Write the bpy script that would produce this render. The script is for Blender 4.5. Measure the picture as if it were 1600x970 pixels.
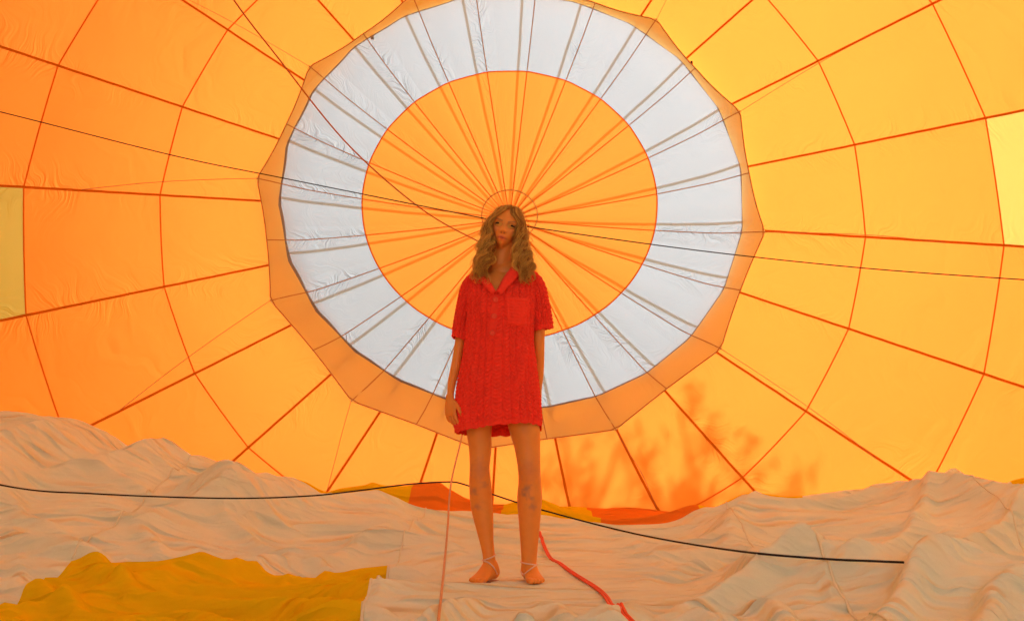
import bpy, bmesh, math, random
import numpy as np
from mathutils import Vector, Matrix
from mathutils.bvhtree import BVHTree

random.seed(11)
RNG = np.random.default_rng(11)
scene = bpy.context.scene
COL = scene.collection
for _o in list(bpy.data.objects):
    bpy.data.objects.remove(_o)

# ------------------------------------------------------------------ camera
CAM = np.array([0.0, 0.0, 0.55])
PITCH = math.radians(8.6)
FOC = 1556.0                                   # focal length in pixels of the 1600 px wide photograph
cam_data = bpy.data.cameras.new("camera")
cam_data.sensor_width = 36.0
cam_data.lens = 36.0 * FOC / 1600.0
cam_data.clip_start = 0.05
cam_data.clip_end = 3000.0
cam = bpy.data.objects.new("camera", cam_data)
cam.location = CAM
cam.rotation_euler = (math.pi / 2 + PITCH, 0, 0)
COL.objects.link(cam)
scene.camera = cam

# ------------------------------------------------------------------ sky, sun, exposure
SUN_EL = math.radians(15.0)
SUN_AZ = math.radians(24.0)                    # to the right of straight ahead
SUN = np.array([math.sin(SUN_AZ) * math.cos(SUN_EL), math.cos(SUN_AZ) * math.cos(SUN_EL), math.sin(SUN_EL)])
world = bpy.data.worlds.new("World")
scene.world = world
world.use_nodes = True
_nt = world.node_tree
_bg = _nt.nodes["Background"]
_sky = _nt.nodes.new("ShaderNodeTexSky")
_sky.sky_type = 'NISHITA'
_sky.sun_disc = False
_sky.sun_elevation = SUN_EL
_sky.sun_rotation = SUN_AZ
_nt.links.new(_sky.outputs[0], _bg.inputs[0])
_bg.inputs[1].default_value = 0.105
sun_data = bpy.data.lights.new("sun", 'SUN')
sun_data.energy = 5.0
sun_data.angle = math.radians(0.5)
sun_data.color = (1.0, 0.95, 0.87)
sun = bpy.data.objects.new("sun", sun_data)
sun.rotation_euler = Vector(SUN).to_track_quat('Z', 'Y').to_euler()
sun.location = (10, 40, 20)
COL.objects.link(sun)

vs = scene.view_settings
vs.view_transform = 'Standard'
vs.look = 'None'
vs.exposure = 2.25
vs.gamma = 1.0
vs.use_curve_mapping = False
cy = scene.cycles
cy.max_bounces = 12
cy.diffuse_bounces = 7
cy.transmission_bounces = 7
cy.transparent_max_bounces = 8
cy.glossy_bounces = 2
cy.sample_clamp_indirect = 6.0
cy.use_denoising = True
cy.use_adaptive_sampling = True
cy.adaptive_threshold = 0.025
cy.caustics_reflective = False
cy.caustics_refractive = False

# ------------------------------------------------------------------ helpers
_FW = np.array([0, math.cos(PITCH), math.sin(PITCH)])
_UP = np.array([0, -math.sin(PITCH), math.cos(PITCH)])


def ray(u, v):
    """direction, scaled to unit depth (y = 1), of the line of sight through photograph pixel u, v"""
    r = _FW * FOC + np.array([1.0, 0, 0]) * (u - 800.0) + _UP * (485.0 - v)
    return r / r[1]


def at(u, v, y):
    """the point of the place that stands y metres in front of the camera along that line of sight"""
    return CAM + ray(u, v) * y


def tag(o, label=None, category=None, group=None, kind=None):
    if label: o["label"] = label
    if category: o["category"] = category
    if group: o["group"] = group
    if kind: o["kind"] = kind
    return o


def empty(name, loc=(0, 0, 0)):
    o = bpy.data.objects.new(name, None)
    o.location = loc
    o.empty_display_size = 0.2
    COL.objects.link(o)
    return o


def mesh_obj(name, verts, faces, mat=None, parent=None, smooth=True, uvs=None):
    me = bpy.data.meshes.new(name)
    me.from_pydata([tuple(map(float, v)) for v in verts], [], [tuple(map(int, f)) for f in faces])
    if smooth:
        me.polygons.foreach_set("use_smooth", np.ones(len(me.polygons), dtype=bool))
    if uvs is not None:                        # one uv per vertex
        uvs = np.asarray(uvs, dtype=np.float32)
        lay = me.uv_layers.new(name="UVMap")
        idx = np.empty(len(me.loops), dtype=np.int32)
        me.loops.foreach_get("vertex_index", idx)
        lay.data.foreach_set("uv", uvs[idx].ravel())
    me.update()
    if mat: me.materials.append(mat)
    o = bpy.data.objects.new(name, me)
    COL.objects.link(o)
    if parent is not None:
        o.parent = parent
        o.matrix_parent_inverse = Matrix.Translation(parent.location).inverted()
    return o


def grid_faces(n, m, wrap=False, flip=False):
    """faces of an n x m vertex grid (index i*m+j); wrap joins the last column to the first"""
    F = []
    for i in range(n - 1):
        for j in range(m if wrap else m - 1):
            k = (j + 1) % m
            f = (i * m + j, i * m + k, (i + 1) * m + k, (i + 1) * m + j)
            F.append(f[::-1] if flip else f)
    return F


def catmull(P, n):
    """smooth curve through the points P, n samples per span"""
    P = np.asarray(P, float)
    Q = np.vstack([2 * P[0] - P[1], P, 2 * P[-1] - P[-2]])
    out = []
    for i in range(1, len(Q) - 2):
        for t in np.linspace(0, 1, n, endpoint=False):
            a, b, c, d = Q[i - 1], Q[i], Q[i + 1], Q[i + 2]
            out.append(0.5 * (2 * b + (c - a) * t + (2 * a - 5 * b + 4 * c - d) * t * t + (3 * b - a - 3 * c + d) * t ** 3))
    out.append(P[-1])
    return np.array(out)


def tube_geo(path, rad, sides=6, squash=1.0, base=0, cap=True):
    """verts and faces of a tube along path; rad a number or one per point"""
    path = np.asarray(path, float)
    n = len(path)
    rad = np.full(n, rad, float) if np.isscalar(rad) else np.asarray(rad, float)
    T = np.gradient(path, axis=0)
    T /= np.linalg.norm(T, axis=1)[:, None] + 1e-12
    ref = np.array([0, 0, 1.0]) if abs(T[0][2]) < 0.9 else np.array([1.0, 0, 0])
    V = []
    A = np.cross(T[0], ref)
    A /= np.linalg.norm(A)
    ang = np.arange(sides) / sides * 2 * math.pi
    for i in range(n):
        A = A - T[i] * A.dot(T[i])
        A /= np.linalg.norm(A) + 1e-12
        B = np.cross(T[i], A)
        V.append(path[i] + rad[i] * (np.cos(ang)[:, None] * A + squash * np.sin(ang)[:, None] * B))
    V = np.vstack(V)
    F = [tuple(base + k for k in f) for f in grid_faces(n, sides, wrap=True)]
    if cap:
        F.append(tuple(base + k for k in range(sides))[::-1])
        F.append(tuple(base + (n - 1) * sides + k for k in range(sides)))
    return V, F


def tube(name, path, rad, mat, parent=None, sides=6, squash=1.0):
    V, F = tube_geo(path, rad, sides, squash)
    return mesh_obj(name, V, F, mat, parent)


def sstep(a, b, x):
    t = np.clip((np.asarray(x, float) - a) / (b - a), 0, 1)
    return t * t * (3 - 2 * t)


def vnoise(x, y, seed=0):
    """smooth value noise on arrays"""
    x = np.asarray(x, float); y = np.asarray(y, float)
    xi = np.floor(x).astype(np.int64); yi = np.floor(y).astype(np.int64)
    fx = x - xi; fy = y - yi
    fx = fx * fx * fx * (fx * (fx * 6 - 15) + 10); fy = fy * fy * fy * (fy * (fy * 6 - 15) + 10)

    def h(a, b):
        n = (a * 374761393 + b * 668265263 + seed * 974634777) & 0x7fffffff
        n = ((n ^ (n >> 13)) * 1274126177) & 0x7fffffff
        return ((n ^ (n >> 16)) & 0xffff) / 32767.5 - 1
    return (h(xi, yi) * (1 - fx) + h(xi + 1, yi) * fx) * (1 - fy) + (h(xi, yi + 1) * (1 - fx) + h(xi + 1, yi + 1) * fx) * fy


# ------------------------------------------------------------------ materials
class NT:
    """a little node builder"""
    def __init__(self, name):
        self.m = bpy.data.materials.new(name)
        self.m.use_nodes = True
        self.t = self.m.node_tree
        self.t.nodes.clear()
        self.out = self.t.nodes.new("ShaderNodeOutputMaterial")

    def n(self, kind, **kw):
        nd = self.t.nodes.new(kind)
        for k, v in kw.items():
            if k.startswith("i_"):
                key = k[2:]
                key = int(key) if key.isdigit() else key.replace("_", " ")
                self.put(nd.inputs[key], v)
            else:
                setattr(nd, k, v)
        return nd

    def put(self, sock, v):
        if hasattr(v, "is_output"):
            self.t.links.new(v, sock)
        else:
            sock.default_value = v

    def math(self, op, a, b=0.0, c=0.0, clamp=False):
        nd = self.n("ShaderNodeMath", operation=op, use_clamp=clamp)
        self.put(nd.inputs[0], a); self.put(nd.inputs[1], b); self.put(nd.inputs[2], c)
        return nd.outputs[0]

    def mul_col(self, col, fac):
        nd = self.n("ShaderNodeVectorMath", operation='SCALE')
        self.put(nd.inputs[0], col)
        self.put(nd.inputs[3], fac)
        return nd.outputs[0]

    def mixc(self, fac, a, b):
        nd = self.n("ShaderNodeMix", data_type='RGBA')
        self.put(nd.inputs[0], fac); self.put(nd.inputs[6], a); self.put(nd.inputs[7], b)
        return nd.outputs[2]

    def ramp(self, x, a, b, lo=0.0, hi=1.0):
        nd = self.n("ShaderNodeMapRange", clamp=True)
        for s, v in zip(nd.inputs, (x, a, b, lo, hi)):
            self.put(s, v)
        return nd.outputs[0]


def c4(c):
    return (c[0], c[1], c[2], 1.0)


def fabric(name, R, T, pucker=0.0, slack=0.0, crease=0.0, crease_scale=3.0, stain=0.05, weave=0.25, double=False):
    """thin cloth: R is what it reflects, T what it lets through (both base colours of the cloth)"""
    g = NT(name)
    geo = g.n("ShaderNodeNewGeometry")
    tc = g.n("ShaderNodeTexCoord")
    big = g.n("ShaderNodeTexNoise", i_Vector=geo.outputs["Position"], i_Scale=1.3, i_Detail=4.0, i_Roughness=0.6)
    fine = g.n("ShaderNodeTexNoise", i_Vector=geo.outputs["Position"], i_Scale=170.0, i_Detail=2.0)
    f = g.math('MULTIPLY_ADD', big.outputs[0], 2 * stain, 1 - stain)
    f2 = g.math('MULTIPLY_ADD', fine.outputs[0], weave * 0.4, 1 - weave * 0.2)
    f = g.math('MULTIPLY', f, f2)
    # a few soiled spots
    sp = g.n("ShaderNodeTexNoise", i_Vector=geo.outputs["Position"], i_Scale=2.6, i_Detail=5.0, i_Roughness=0.7)
    f = g.math('MULTIPLY', f, g.ramp(sp.outputs[0], 0.66, 0.78, 1.0, 1.0 - stain * 2.2))
    height = None
    if pucker:
        uv = g.n("ShaderNodeSeparateXYZ", i_0=tc.outputs["UV"])
        # u runs along the tapes (metres), v from tape to tape 0..1: gathers close to the tapes
        warp = g.n("ShaderNodeTexNoise", i_Vector=tc.outputs["UV"], i_Scale=1.7, i_Detail=2.0)
        edge = g.math('ABSOLUTE', g.math('SUBTRACT', uv.outputs[1], 0.5))
        slant = g.math('MULTIPLY_ADD', edge, 0.7, uv.outputs[0])
        slant = g.math('MULTIPLY_ADD', warp.outputs[0], 1.1, slant)
        vec = g.n("ShaderNodeCombineXYZ", i_0=g.math('MULTIPLY', slant, 11.0), i_1=g.math('MULTIPLY', uv.outputs[1], 1.7), i_2=0.0)
        pn = g.n("ShaderNodeTexNoise", i_Vector=vec.outputs[0], i_Scale=1.0, i_Detail=2.5, i_Roughness=0.55)
        mask = g.ramp(edge, 0.22, 0.5, 0.12, 1.0)
        pat = g.n("ShaderNodeTexNoise", i_Vector=geo.outputs["Position"], i_Scale=0.8, i_Detail=1.0)
        mask = g.math('MULTIPLY', mask, g.ramp(pat.outputs[0], 0.40, 0.60, 0.16, 1.0))
        height = g.math('MULTIPLY', g.math('MULTIPLY', pn.outputs[0], mask), pucker)
        # broad slack folds from tape to tape
        vec2 = g.n("ShaderNodeCombineXYZ", i_0=g.math('MULTIPLY', g.math('MULTIPLY_ADD', uv.outputs[1], 0.35, slant), 3.6), i_1=g.math('MULTIPLY', uv.outputs[1], 0.8), i_2=2.0)
        sl = g.n("ShaderNodeTexNoise", i_Vector=vec2.outputs[0], i_Scale=1.0, i_Detail=1.5)
        pat2 = g.n("ShaderNodeTexNoise", i_Vector=geo.outputs["Position"], i_Scale=0.33, i_Detail=1.0)
        height = g.math('ADD', height, g.math('MULTIPLY', g.math('MULTIPLY', sl.outputs[0], g.ramp(pat2.outputs[0], 0.40, 0.60, 0.0, 1.0)), slack))
    if crease:
        hh = None
        for rot, sc, st, am in ((0.6, 5.0, 0.22, 1.0), (2.2, 6.5, 0.2, 0.8), (1.3, 15.0, 0.3, 0.35), (2.9, 19.0, 0.3, 0.3)):
            mp = g.n("ShaderNodeMapping", i_Vector=geo.outputs["Position"], i_Rotation=(0.0, 0.0, rot), i_Scale=(sc * st, sc, sc * 0.6))
            nz = g.n("ShaderNodeTexNoise", i_Vector=mp.outputs[0], i_Scale=1.0, i_Detail=1.0, i_Distortion=0.3)
            ab = g.math('ABSOLUTE', g.math('SUBTRACT', nz.outputs[0], 0.5))
            one = g.math('MULTIPLY', ab, -am * 5.0 / sc)
            hh = one if hh is None else g.math('ADD', hh, one)
        hh = g.math('MULTIPLY', hh, crease)
        height = hh if height is None else g.math('ADD', height, hh)
    dif = g.n("ShaderNodeBsdfDiffuse", i_Color=g.mul_col(c4(R)[:3], f), i_Roughness=0.3)
    tra = g.n("ShaderNodeBsdfTranslucent", i_Color=g.mul_col(c4(T)[:3], f))
    if height is not None:
        b = g.n("ShaderNodeBump", i_Strength=1.0, i_Distance=1.0, i_Height=height)
        g.put(dif.inputs["Normal"], b.outputs[0])
        g.put(tra.inputs["Normal"], b.outputs[0])
    add = g.n("ShaderNodeAddShader", i_0=dif.outputs[0], i_1=tra.outputs[0])
    g.put(g.out.inputs[0], add.outputs[0])
    return g.m


def plain(name, col, rough=0.6, var=0.15, scale=30.0, bump=0.0, spec=0.3):
    g = NT(name)
    geo = g.n("ShaderNodeTexCoord")
    nz = g.n("ShaderNodeTexNoise", i_Vector=geo.outputs["Object"], i_Scale=scale, i_Detail=4.0)
    f = g.math('MULTIPLY_ADD', nz.outputs[0], 2 * var, 1 - var)
    p = g.n("ShaderNodeBsdfPrincipled", i_Base_Color=g.mul_col(col, f), i_Roughness=rough)
    p.inputs["Specular IOR Level"].default_value = spec
    if bump:
        b = g.n("ShaderNodeBump", i_Strength=0.6, i_Distance=bump, i_Height=nz.outputs[0])
        g.put(p.inputs["Normal"], b.outputs[0])
    g.put(g.out.inputs[0], p.outputs[0])
    return g.m


M = {}
M["orange"] = fabric("orange_ripstop", (0.70, 0.32, 0.022), (0.194, 0.0515, 0.0085), pucker=0.030, slack=0.022, stain=0.03)
M["yellow"] = fabric("yellow_ripstop", (0.50, 0.47, 0.02), (0.108, 0.080, 0.022), pucker=0.030, slack=0.02, stain=0.03)
M["white"] = fabric("white_ripstop", (0.86, 0.82, 0.72), (0.10, 0.09, 0.08), pucker=0.010, stain=0.03)
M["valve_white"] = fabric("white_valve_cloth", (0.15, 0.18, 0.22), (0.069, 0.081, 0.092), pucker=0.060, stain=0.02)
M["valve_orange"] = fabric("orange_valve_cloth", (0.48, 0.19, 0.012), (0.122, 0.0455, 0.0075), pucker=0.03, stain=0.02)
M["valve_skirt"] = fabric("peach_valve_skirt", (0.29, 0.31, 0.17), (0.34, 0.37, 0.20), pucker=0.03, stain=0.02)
M["floor_white"] = fabric("white_lying_cloth", (0.71, 0.735, 0.55), (0.05, 0.045, 0.03), crease=0.16, stain=0.10)
M["floor_yellow"] = fabric("yellow_lying_cloth", (0.72, 0.49, 0.006), (0.05, 0.03, 0.0), crease=0.13, stain=0.06)
M["floor_orange"] = fabric("orange_lying_cloth", (0.70, 0.20, 0.02), (0.08, 0.02, 0.0), crease=0.13, stain=0.06)
M["tape"] = fabric("red_orange_load_tape", (0.48, 0.145, 0.006), (0.11, 0.030, 0.002), stain=0.08)
def open_weave(name, col, thru):
    g = NT(name)
    d = g.n("ShaderNodeBsdfDiffuse", i_Color=c4(col))
    t = g.n("ShaderNodeBsdfTransparent", i_Color=c4(thru))
    g.put(g.out.inputs[0], g.n("ShaderNodeMixShader", i_0=0.62, i_1=d.outputs[0], i_2=t.outputs[0]).outputs[0])
    return g.m
M["open_tape"] = open_weave("open_weave_webbing", (0.55, 0.30, 0.12), (0.92, 0.70, 0.50))
M["seam"] = fabric("orange_seam_tape", (0.55, 0.15, 0.008), (0.20, 0.055, 0.003), stain=0.08)
M["tan_tape"] = fabric("tan_tape", (0.36, 0.25, 0.15), (0.06, 0.04, 0.02), stain=0.08)
M["floor_seam"] = fabric("pale_seam", (0.72, 0.69, 0.48), (0.03, 0.03, 0.03), stain=0.08)
M["black_cord"] = plain("black_cord", (0.012, 0.011, 0.012), 0.7)
M["brown_cord"] = plain("brown_cord", (0.42, 0.15, 0.04), 0.7)
M["tan_cord"] = plain("tan_cord", (0.60, 0.32, 0.16), 0.8)
M["red_rope"] = plain("red_rope", (0.75, 0.09, 0.03), 0.7, bump=0.002, scale=90)
M["fine_cord"] = plain("fine_cord", (0.42, 0.20, 0.07), 0.8)
M["steel"] = plain("crown_ring_metal", (0.50, 0.30, 0.10), 0.5)
M["button"] = plain("red_button", (0.80, 0.075, 0.035), 0.5, spec=0.25)
# ------------------------------------------------------------------ ground outside
def grass_mat():
    g = NT("field_grass")
    geo = g.n("ShaderNodeNewGeometry")
    a = g.n("ShaderNodeTexNoise", i_Vector=geo.outputs["Position"], i_Scale=0.6, i_Detail=8.0)
    col = g.mixc(g.ramp(a.outputs[0], 0.35, 0.65), (0.05, 0.075, 0.02, 1), (0.11, 0.11, 0.045, 1))
    p = g.n("ShaderNodeBsdfPrincipled", i_Base_Color=col, i_Roughness=0.9)
    g.put(g.out.inputs[0], p.outputs[0])
    return g.m


_n = 60
_s = np.sign(np.linspace(-1, 1, _n)) * np.abs(np.linspace(-1, 1, _n)) ** 3 * 900
_gx, _gy = np.meshgrid(_s, _s, indexing='ij')
_gz = -0.30 + 0.05 * vnoise(_gx * 0.05, _gy * 0.05, 5) * (np.hypot(_gx, _gy) > 20)
tag(mesh_obj("ground", np.stack([_gx.ravel(), _gy.ravel(), _gz.ravel()], 1), grid_faces(_n, _n, flip=True), grass_mat()), kind="structure")

# ------------------------------------------------------------------ the envelope
# rings of the envelope from the vent to the mouth: y, centre z, radius, tilt of the ring plane (degrees)
RINGS = [
    (12.10, 3.92, 2.87, -7), (11.40, 3.66, 4.15, -7), (10.33, 3.51, 5.22, -7), (8.95, 3.55, 6.10, -6), (7.15, 3.65, 6.65, -4),
    (5.20, 3.70, 6.80, -2), (3.10, 3.65, 6.62, 0), (1.00, 3.45, 6.20, 0), (-1.30, 3.20, 5.60, 0), (-3.20, 2.95, 4.95, 0), (-5.00, 2.65, 4.10, 0), (-6.80, 2.20, 2.95, 0)]
NG = 24
A0 = math.radians(-3.4)
ZG = -0.12
_ringP = np.array([[r[0], r[1], r[2], math.radians(r[3])] for r in RINGS])


def ring_at(s):
    """ring parameters at position s along the profile (0 = vent), smooth through RINGS"""
    i = int(min(max(math.floor(s), 0), len(RINGS) - 2))
    t = s - i
    g = lambda k: _ringP[k] if 0 <= k < len(RINGS) else (2 * _ringP[0] - _ringP[1] if k < 0 else 2 * _ringP[-1] - _ringP[-2])
    a, b, c, d = g(i - 1), g(i), g(i + 1), g(i + 2)
    return 0.5 * (2 * b + (c - a) * t + (2 * a - 5 * b + 4 * c - d) * t * t + (3 * b - a - 3 * c + d) * t ** 3)


CROWN_UV = (796.0, 335.0)


def ring_point(s, phi, bulge=0.0):
    y, z, r, t = ring_at(s)
    r = r + bulge
    rz = r * (1 - 0.04 * max(0.0, 1 - s))
    return np.array([0.07 * max(0.0, 1 - s) + r * math.cos(phi), y - math.sin(t) * rz * math.sin(phi), z + math.cos(t) * rz * math.sin(phi)])


_phi = np.linspace(-math.pi, 3 * math.pi, 721)


def _gore_table(s):
    """where on a ring each gore line runs: the tapes fan out straight from the crown"""
    A = []
    for f in _phi:
        d = ring_point(s, f) - CAM
        dz = d.dot(_UP) / d.dot(_FW) * FOC; dx = d[0] / d.dot(_FW) * FOC
        A.append(math.atan2(dz - (485 - CROWN_UV[1]), dx - (CROWN_UV[0] - 800)))
    return np.unwrap(A)


_gore_s = np.linspace(0, 3.0, 13)
_gore_t = [_gore_table(x) for x in _gore_s]
_gore_t = [t - 2 * math.pi * round((t[360] - math.pi) / (2 * math.pi)) for t in _gore_t]


def gore_phi(s, ang):
    ang = ang % (2 * math.pi)
    s = min(max(s, 0), 2.999)
    i = int(s / 0.25); w = s / 0.25 - i
    return (1 - w) * np.interp(ang, _gore_t[i], _phi) + w * np.interp(ang, _gore_t[i + 1], _phi)


def settle(p):
    """the underside settles flat on the ground"""
    e = p[2] - ZG
    k = 0.16
    p = p.copy()
    p[2] = ZG + (e + math.sqrt(e * e + k * k)) / 2 - 0.02
    return p


STEP = 2 * math.pi / NG


def env_point(s, ang, bulge=0.0):
    """a point of the cloth: straight from tape to tape, so the rings are polygons"""
    q = (ang - A0) / STEP
    k = math.floor(q + 1e-9); v = q - k
    p0 = ring_point(s, gore_phi(s, A0 + k * STEP))
    if v < 1e-6: return settle(p0)
    p1 = ring_point(s, gore_phi(s, A0 + (k + 1) * STEP))
    p = p0 * (1 - v) + p1 * v
    y, z, r, t = ring_at(s)
    out = p - np.array([0, y, z]); out /= np.linalg.norm(out)
    return settle(p + out * bulge)


envelope = empty("balloon_envelope", (0, 4, ZG))
tag(envelope, "huge orange ripstop balloon envelope lying inflated on its side, seen from inside", "balloon envelope")


def panel_colour(b, k):
    if b == 0 or b == 1: return "orange"
    if b == 2: return "yellow" if k in (0, 12, 6, 18) else "orange"
    if b == 3: return "yellow" if k % 12 in (0, 1, 11) else "orange"
    if b == 4: return "white" if k % 2 == 0 else "orange"
    return "yellow" if (k + b) % 6 == 0 else "white"


NV, NU = 9, 11                                  # samples across and along a panel
for b in range(len(RINGS) - 1):
    for k in range(NG):
        V = []; UV = []
        low = True
        nu, nv = (NU, NV) if b < 4 else (6, 6)
        for i in range(nu):
            s = b + i / (nu - 1)
            for j in range(nv):
                v = j / (nv - 1)
                ang = A0 + (k + v) * 2 * math.pi / NG
                bul = (0.010 + 0.025 * math.sin(math.pi * i / (nu - 1))) * 4 * v * (1 - v)
                p = env_point(s, ang, bul)
                low = low and p[2] < 0.02
                V.append(p); UV.append((s * 1.45 + k * 7.3, v))
        if low: continue
        o = mesh_obj("fabric_panel", V, grid_faces(nu, nv), M[panel_colour(b, k)], envelope, uvs=UV)

# load tapes along the gores and seams round the rings, sewn on the inner face
def strip_on(path, normals, w, name, mat, parent, off=0.006):
    path = np.asarray(path, float); N = np.asarray(normals, float)
    T = np.gradient(path, axis=0); T /= np.linalg.norm(T, axis=1)[:, None]
    S = np.cross(T, N); S /= np.linalg.norm(S, axis=1)[:, None]
    rows = [path + N * off + S * w / 2, path + N * (off + 0.004), path + N * off - S * w / 2]
    V = np.stack(rows, 1).reshape(-1, 3)
    return mesh_obj(name, V, grid_faces(len(path), 3), mat, parent)


def inward(s, ang):
    e = 1e-2
    ds = env_point(min(s + e, len(RINGS) - 1), ang) - env_point(max(s - e, 0), ang)
    da = env_point(s, ang + e) - env_point(s, ang - e)
    n = np.cross(ds, da); n /= np.linalg.norm(n) + 1e-12
    y, z, r, t = ring_at(s)
    return n if n.dot(np.array([0, y, z]) - env_point(s, ang)) > 0 else -n


SMAX = len(RINGS) - 1
for k in range(NG):
    ang = A0 + k * 2 * math.pi / NG
    ss = np.concatenate([np.linspace(0, 4, 33), np.linspace(4.25, SMAX, 28)])
    P = np.array([env_point(s, ang) for s in ss])
    keep = P[:, 2] > -0.09
    cut = len(P) if keep.all() else int(np.argmin(keep)) + 1
    if cut < 4: continue
    N = np.array([inward(s, ang) for s in ss])
    strip_on(P[:cut], N[:cut], 0.028, "load_tape", M["tape"], envelope)
for b in range(1, SMAX + 1):
    angs = A0 + np.arange(0, NG * 4 + 1) / 4 * 2 * math.pi / NG
    # keep to the flat facets between tapes: the seam follows the bulge of the panels
    P, N = [], []
    for i, a in enumerate(angs):
        v = (i % 4) / 4
        P.append(env_point(b, a, 0.010 * 4 * v * (1 - v))); N.append(inward(b, a))
    P = np.array(P); N = np.array(N)
    up = P[:, 2] > -0.06
    # roll so that the run starts at the bottom
    r0 = (NG * 4) * 3 // 4
    idx = [(r0 + i) % (NG * 4) for i in range(NG * 4)]
    idx = [i for i in idx if up[i]]
    strip_on(P[idx], N[idx], 0.017, "lateral_seam", M["seam"], envelope, off=0.004)
# hem rope round the vent opening
ang = np.linspace(0, 2 * math.pi, 145)
tube("vent_hem", [env_point(0.004, a) for a in ang], 0.012, M["seam"], envelope)

# ------------------------------------------------------------------ the parachute valve that closes the vent
VY, VT = 11.86, math.radians(-7)
VA0 = math.radians(-6.5)
ex = np.array([1.0, 0, 0]); ez = np.array([0, -math.sin(VT), math.cos(VT)]); en = np.array([0, math.cos(VT), math.sin(VT)])
V_C = np.array([-0.03, VY, 3.62])              # foot of the crown apex on the valve plane


def off_ellipse(a, cz, rx, rz):
    """distance from the apex to an ellipse whose centre lies cz above it, in direction a"""
    c, s = math.cos(a), math.sin(a)
    A = (c / rx) ** 2 + (s / rz) ** 2
    B = -2 * s * cz / rz ** 2
    C = (cz / rz) ** 2 - 1
    return (-B + math.sqrt(B * B - 4 * A * C)) / (2 * A)


def valve_depth(r, a):
    """how far the valve bellies outwards at radius r in direction a"""
    return 0.40 * (1 - (r / 3.17) ** 2) - (0.07 + 0.20 * max(0.0, -math.sin(a))) * float(sstep(2.5, 3.1, r))


# the opening as it lies on the valve: its edge carried to the valve's rim along the sun's rays, so the white ring is all the sun reaches
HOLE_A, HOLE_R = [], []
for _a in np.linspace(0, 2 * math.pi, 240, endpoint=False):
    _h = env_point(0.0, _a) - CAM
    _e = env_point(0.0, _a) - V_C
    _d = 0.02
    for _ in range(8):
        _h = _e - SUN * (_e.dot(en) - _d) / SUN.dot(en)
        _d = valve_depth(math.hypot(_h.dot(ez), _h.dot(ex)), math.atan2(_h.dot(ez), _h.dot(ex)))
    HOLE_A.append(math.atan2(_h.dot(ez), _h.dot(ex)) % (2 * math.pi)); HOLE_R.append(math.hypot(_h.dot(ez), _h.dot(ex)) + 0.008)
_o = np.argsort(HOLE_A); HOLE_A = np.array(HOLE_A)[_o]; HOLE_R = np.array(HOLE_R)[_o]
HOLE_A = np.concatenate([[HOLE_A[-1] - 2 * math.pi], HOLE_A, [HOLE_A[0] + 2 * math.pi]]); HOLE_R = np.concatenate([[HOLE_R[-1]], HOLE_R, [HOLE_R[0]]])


def valve_radii(a):
    """radius of the orange centre, of the white ring, and of the outline with its twelve corners"""
    q = ((a - VA0) / (2 * math.pi / 12)) % 1.0
    chord = math.cos(math.pi / 12) / math.cos((q - 0.5) * math.pi / 6)
    up = 0.5 + 0.5 * math.sin(a)
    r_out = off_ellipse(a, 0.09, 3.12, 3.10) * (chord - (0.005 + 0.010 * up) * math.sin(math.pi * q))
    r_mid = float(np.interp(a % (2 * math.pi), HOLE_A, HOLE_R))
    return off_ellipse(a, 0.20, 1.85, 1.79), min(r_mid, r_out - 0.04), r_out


def valve_point(fr, a, off=0.0):
    """fr 0 = crown, 1 = edge of the orange centre, 1.83 = edge of the white ring, 2 = outer edge"""
    ri, rm, ro = valve_radii(a)
    if fr <= 1: r = fr * ri
    elif fr <= 1.83: r = ri + (fr - 1) / 0.83 * (rm - ri)
    else: r = rm + (fr - 1.83) / 0.17 * (ro - rm)
    q = ((a - VA0) / (2 * math.pi / NG)) % 1.0
    dome = valve_depth(r, a)
    gore = 0.020 * math.sin(math.pi * q) * min(r / 1.2, 1)
    return V_C + ex * r * math.cos(a) + ez * r * math.sin(a) + en * (dome + gore + off)


valve = empty("parachute_valve", (0, VY, 0.75))
tag(valve, "round parachute valve, white ring with an orange centre, closing the crown vent", "parachute valve")
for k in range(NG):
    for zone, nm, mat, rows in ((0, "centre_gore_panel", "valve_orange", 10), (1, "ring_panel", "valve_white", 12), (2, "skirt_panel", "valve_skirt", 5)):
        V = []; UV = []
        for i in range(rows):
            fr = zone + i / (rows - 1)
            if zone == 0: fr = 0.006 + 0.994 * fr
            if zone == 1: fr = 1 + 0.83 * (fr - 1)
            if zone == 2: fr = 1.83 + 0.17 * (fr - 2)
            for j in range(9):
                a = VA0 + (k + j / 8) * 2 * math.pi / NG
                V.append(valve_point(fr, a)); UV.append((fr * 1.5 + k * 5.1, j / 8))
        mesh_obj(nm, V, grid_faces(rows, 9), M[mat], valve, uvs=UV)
for k in range(NG):
    a = VA0 + k * 2 * math.pi / NG
    P = np.array([valve_point(f, a) for f in np.linspace(0.03, 1.0, 12)])
    strip_on(P, np.tile(-en, (len(P), 1)), 0.013, "seam_tape", M["seam"], valve, off=0.006)
    P = np.array([valve_point(f, a) for f in np.linspace(1.01, 2.0, 12)])
    strip_on(P, np.tile(-en, (len(P), 1)), 0.013, "seam_tape", M["tan_tape"], valve, off=0.006)
ang = np.linspace(0, 2 * math.pi, 145)
P = np.array([valve_point(1.0, a) for a in ang])
strip_on(P, np.tile(-en, (len(P), 1)), 0.018, "ring_seam", M["seam"], valve, off=0.008)
P = np.array([valve_point(1.997, a) for a in ang])
tube("edge_cord", P, 0.007, M["fine_cord"], valve)
P = np.array([valve_point(0.19, a, -0.03) for a in np.linspace(0, 2 * math.pi, 61)])
tube("crown_ring", P, 0.007, M["steel"], valve)
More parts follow.
